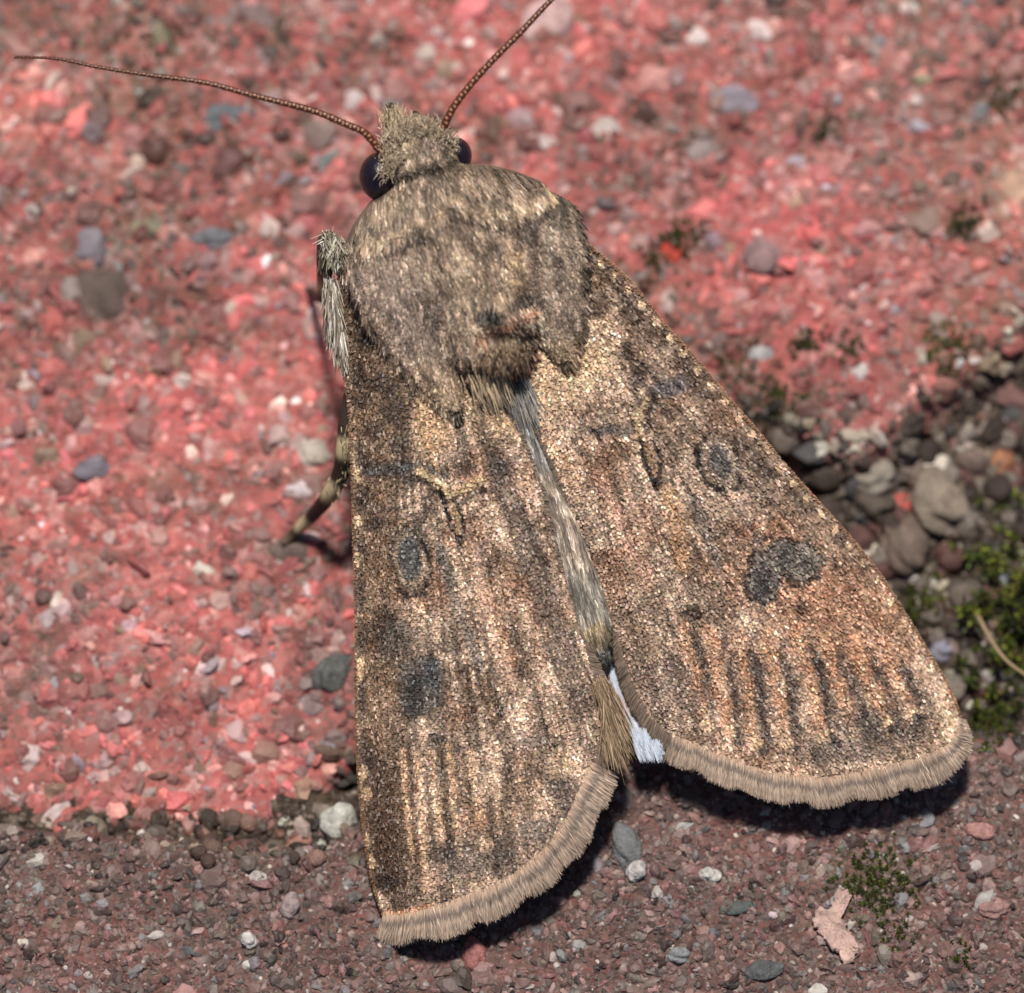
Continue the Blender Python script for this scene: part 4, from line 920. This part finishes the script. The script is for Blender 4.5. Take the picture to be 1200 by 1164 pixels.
# antennae: ringed threads, each ring with a pale pair of bristle spots
def antenna(pts, r0, r1, nring, label):
    n = nring*6; P = resample(pts, n); P3 = M(P[:, 0], P[:, 1], P[:, 2]); t = np.linspace(0, 1, n)
    fz = np.abs(((np.arange(n) % 6)-2.5)/2.5); rd = (r0*(1-t)+r1*t)*(1.03-.08*fz**2)
    o_n = 10; a = np.linspace(0, 2*math.pi, o_n, endpoint=False)
    T = np.gradient(P3, axis=0); T /= np.linalg.norm(T, axis=1)[:, None]
    A = np.cross(T, [0, 0, 1.]); A /= np.linalg.norm(A, axis=1)[:, None]; Bn = np.cross(A, T)
    V = P3[:, None]+rd[:, None, None]*(np.cos(a)[None, :, None]*A[:, None]+np.sin(a)[None, :, None]*Bn[:, None])
    ring = (np.arange(n)//6)
    ph_ = (np.cos(a)[None]*1.0+np.where(ring % 2 == 0, .35, -.35)[:, None]); light = (np.abs(ph_) < .42) & (np.sin(a)[None] > 0) & ((np.arange(n) % 6)[:, None] > 1) & ((np.arange(n) % 6)[:, None] < 5)
    C = np.where(light[..., None], lin((190, 136, 100)), lin((92, 48, 32)))*(1-.45*(fz[:, None, None] > .9))
    fade = (1-.55*t)[:, None, None]; C = C*fade+lin((64, 34, 24))*(1-fade)
    o = mesh_np('antenna', V.reshape(-1, 3), grid_faces(n, o_n, 0, True), mat('antenna', rough=.4, spec=.4), moth, C.reshape(-1, 3), True)
    o['label'] = label
    # fine bristles along the inner side
    m_ = nring*4; i = rng.integers(0, n, m_); sg = rng.choice([-1, 1], m_)
    p0 = P3[i]+A[i]*(sg*rd[i]*.8)[:, None]; p1 = p0+A[i]*(sg*rng.uniform(.015, .035, m_))[:, None]+T[i]*.01
    u = np.linspace(0, 1, 3)[None, :, None]
    hair_mesh('bristle', p0[:, None]*(1-u)+p1[:, None]*u, np.tile(np.array([.006, .004, .002]), (m_, 1)), np.tile(lin((110, 66, 44)), (m_, 3, 1)), m_hair, o)
antenna([(447, 180, .42), (437, 166, .5), (425, 154, .54), (406, 146, .56), (367, 130, .58), (301, 113, .6), (240, 97, .56), (174, 88, .5), (116, 79, .42), (66, 69, .34), (17, 67, .22)], .045, .014, 96, 'left antenna, curving out to the left')
antenna([(516, 160, .42), (523, 142, .5), (534, 122, .54), (556, 94, .58), (582, 66, .6), (610, 38, .6), (650, -4, .58), (700, -50, .5), (760, -100, .4), (830, -140, .3)], .045, .015, 84, 'right antenna, running out of the picture at the top')

# legs
DKL = (46, 36, 30); PLL = (196, 178, 140)
def zw(px, py, lift=.0):
    """height (moth frame) of the ground seen at px, py"""
    z = -.6
    for _ in range(4):
        x, y = G(px, py, z); z = float(ground_z(np.array(x), np.array(y)))
    z += lift
    x, y = G(px, py, z)
    return -y*_st+(z-CZ)*_ct
band = [(0, (150, 130, 104)), (.30, (60, 48, 40)), (.42, (60, 48, 40)), (.45, PLL), (.50, PLL), (.53, DKL), (.62, DKL), (.65, PLL), (.70, PLL), (.73, DKL), (.82, DKL), (.85, PLL), (.89, PLL), (.92, DKL), (1, (120, 100, 80))]
g1 = zw(322, 645, .06)
leg = limb('leg', [(440, 400, -.5), (412, 470, -.55), (405, 520, -.7), (400, 552, -.95), (386, 580, -1.25), (368, 602, g1*.5-.7), (350, 620, g1+.12), (332, 637, g1)], [.17, .13, .11, .11, .105, .095, .08, .05], band, moth, n=90)
leg['label'] = 'middle leg banded dark and cream, reaching out at the left'
tuft('hair', [(408, 470, -.5), (407, 520, -.62), (402, 552, -.88), (388, 582, -1.22)], 4, (.0, 1, -.1), 7, 260, [(90, 74, 58), (180, 160, 126), (50, 40, 34)], leg, wd=.012)
g2 = zw(350, 330, .05)
leg2 = limb('leg', [(450, 330, -.6), (415, 320, -.35), (392, 298, -.12), (385, 282, -.12), (381, 292, -.45), (378, 330, -1.3), (376, 350, -2.0), (362, 340, g2)], [.2, .17, .15, .13, .10, .08, .06, .04],
            [(0, (120, 104, 88)), (.25, (176, 166, 144)), (.36, (190, 182, 160)), (.44, (60, 52, 44)), (.5, (90, 78, 64)), (.7, DKL), (.8, PLL), (.86, DKL), (1, DKL)], moth, n=80)
leg2['label'] = 'front leg with pale bent knee beside the left shoulder'
tuft('hair', [(400, 300, .03), (390, 284, .04), (384, 280, .0)], 5, (.05, .9, -.1), 13, 1100, wht+[(150, 146, 120)], leg2, wd=.014)
tuft('hair', [(380, 292, -.2), (384, 310, -.3)], 3, (.1, .9, -.1), 18, 400, [(120, 104, 84), (80, 66, 54)], leg2, wd=.014)
for pts in ([(590, 320, -.7), (640, 300, -1.2), (650, 290, -2.0), (640, 270, None)], [(600, 380, -.7), (680, 420, -1.1), (700, 440, -1.8), (710, 480, None)],
            [(590, 420, -.7), (620, 520, -.9), (640, 600, -1.3), (650, 700, None)], [(560, 420, -.7), (540, 520, -.9), (530, 620, -1.3), (520, 720, None)]):
    pts = [(a, b, zw(a, b, .05) if c is None else c) for a, b, c in pts]
    limb('leg', pts, [.16, .12, .08, .04], band, moth, n=60)
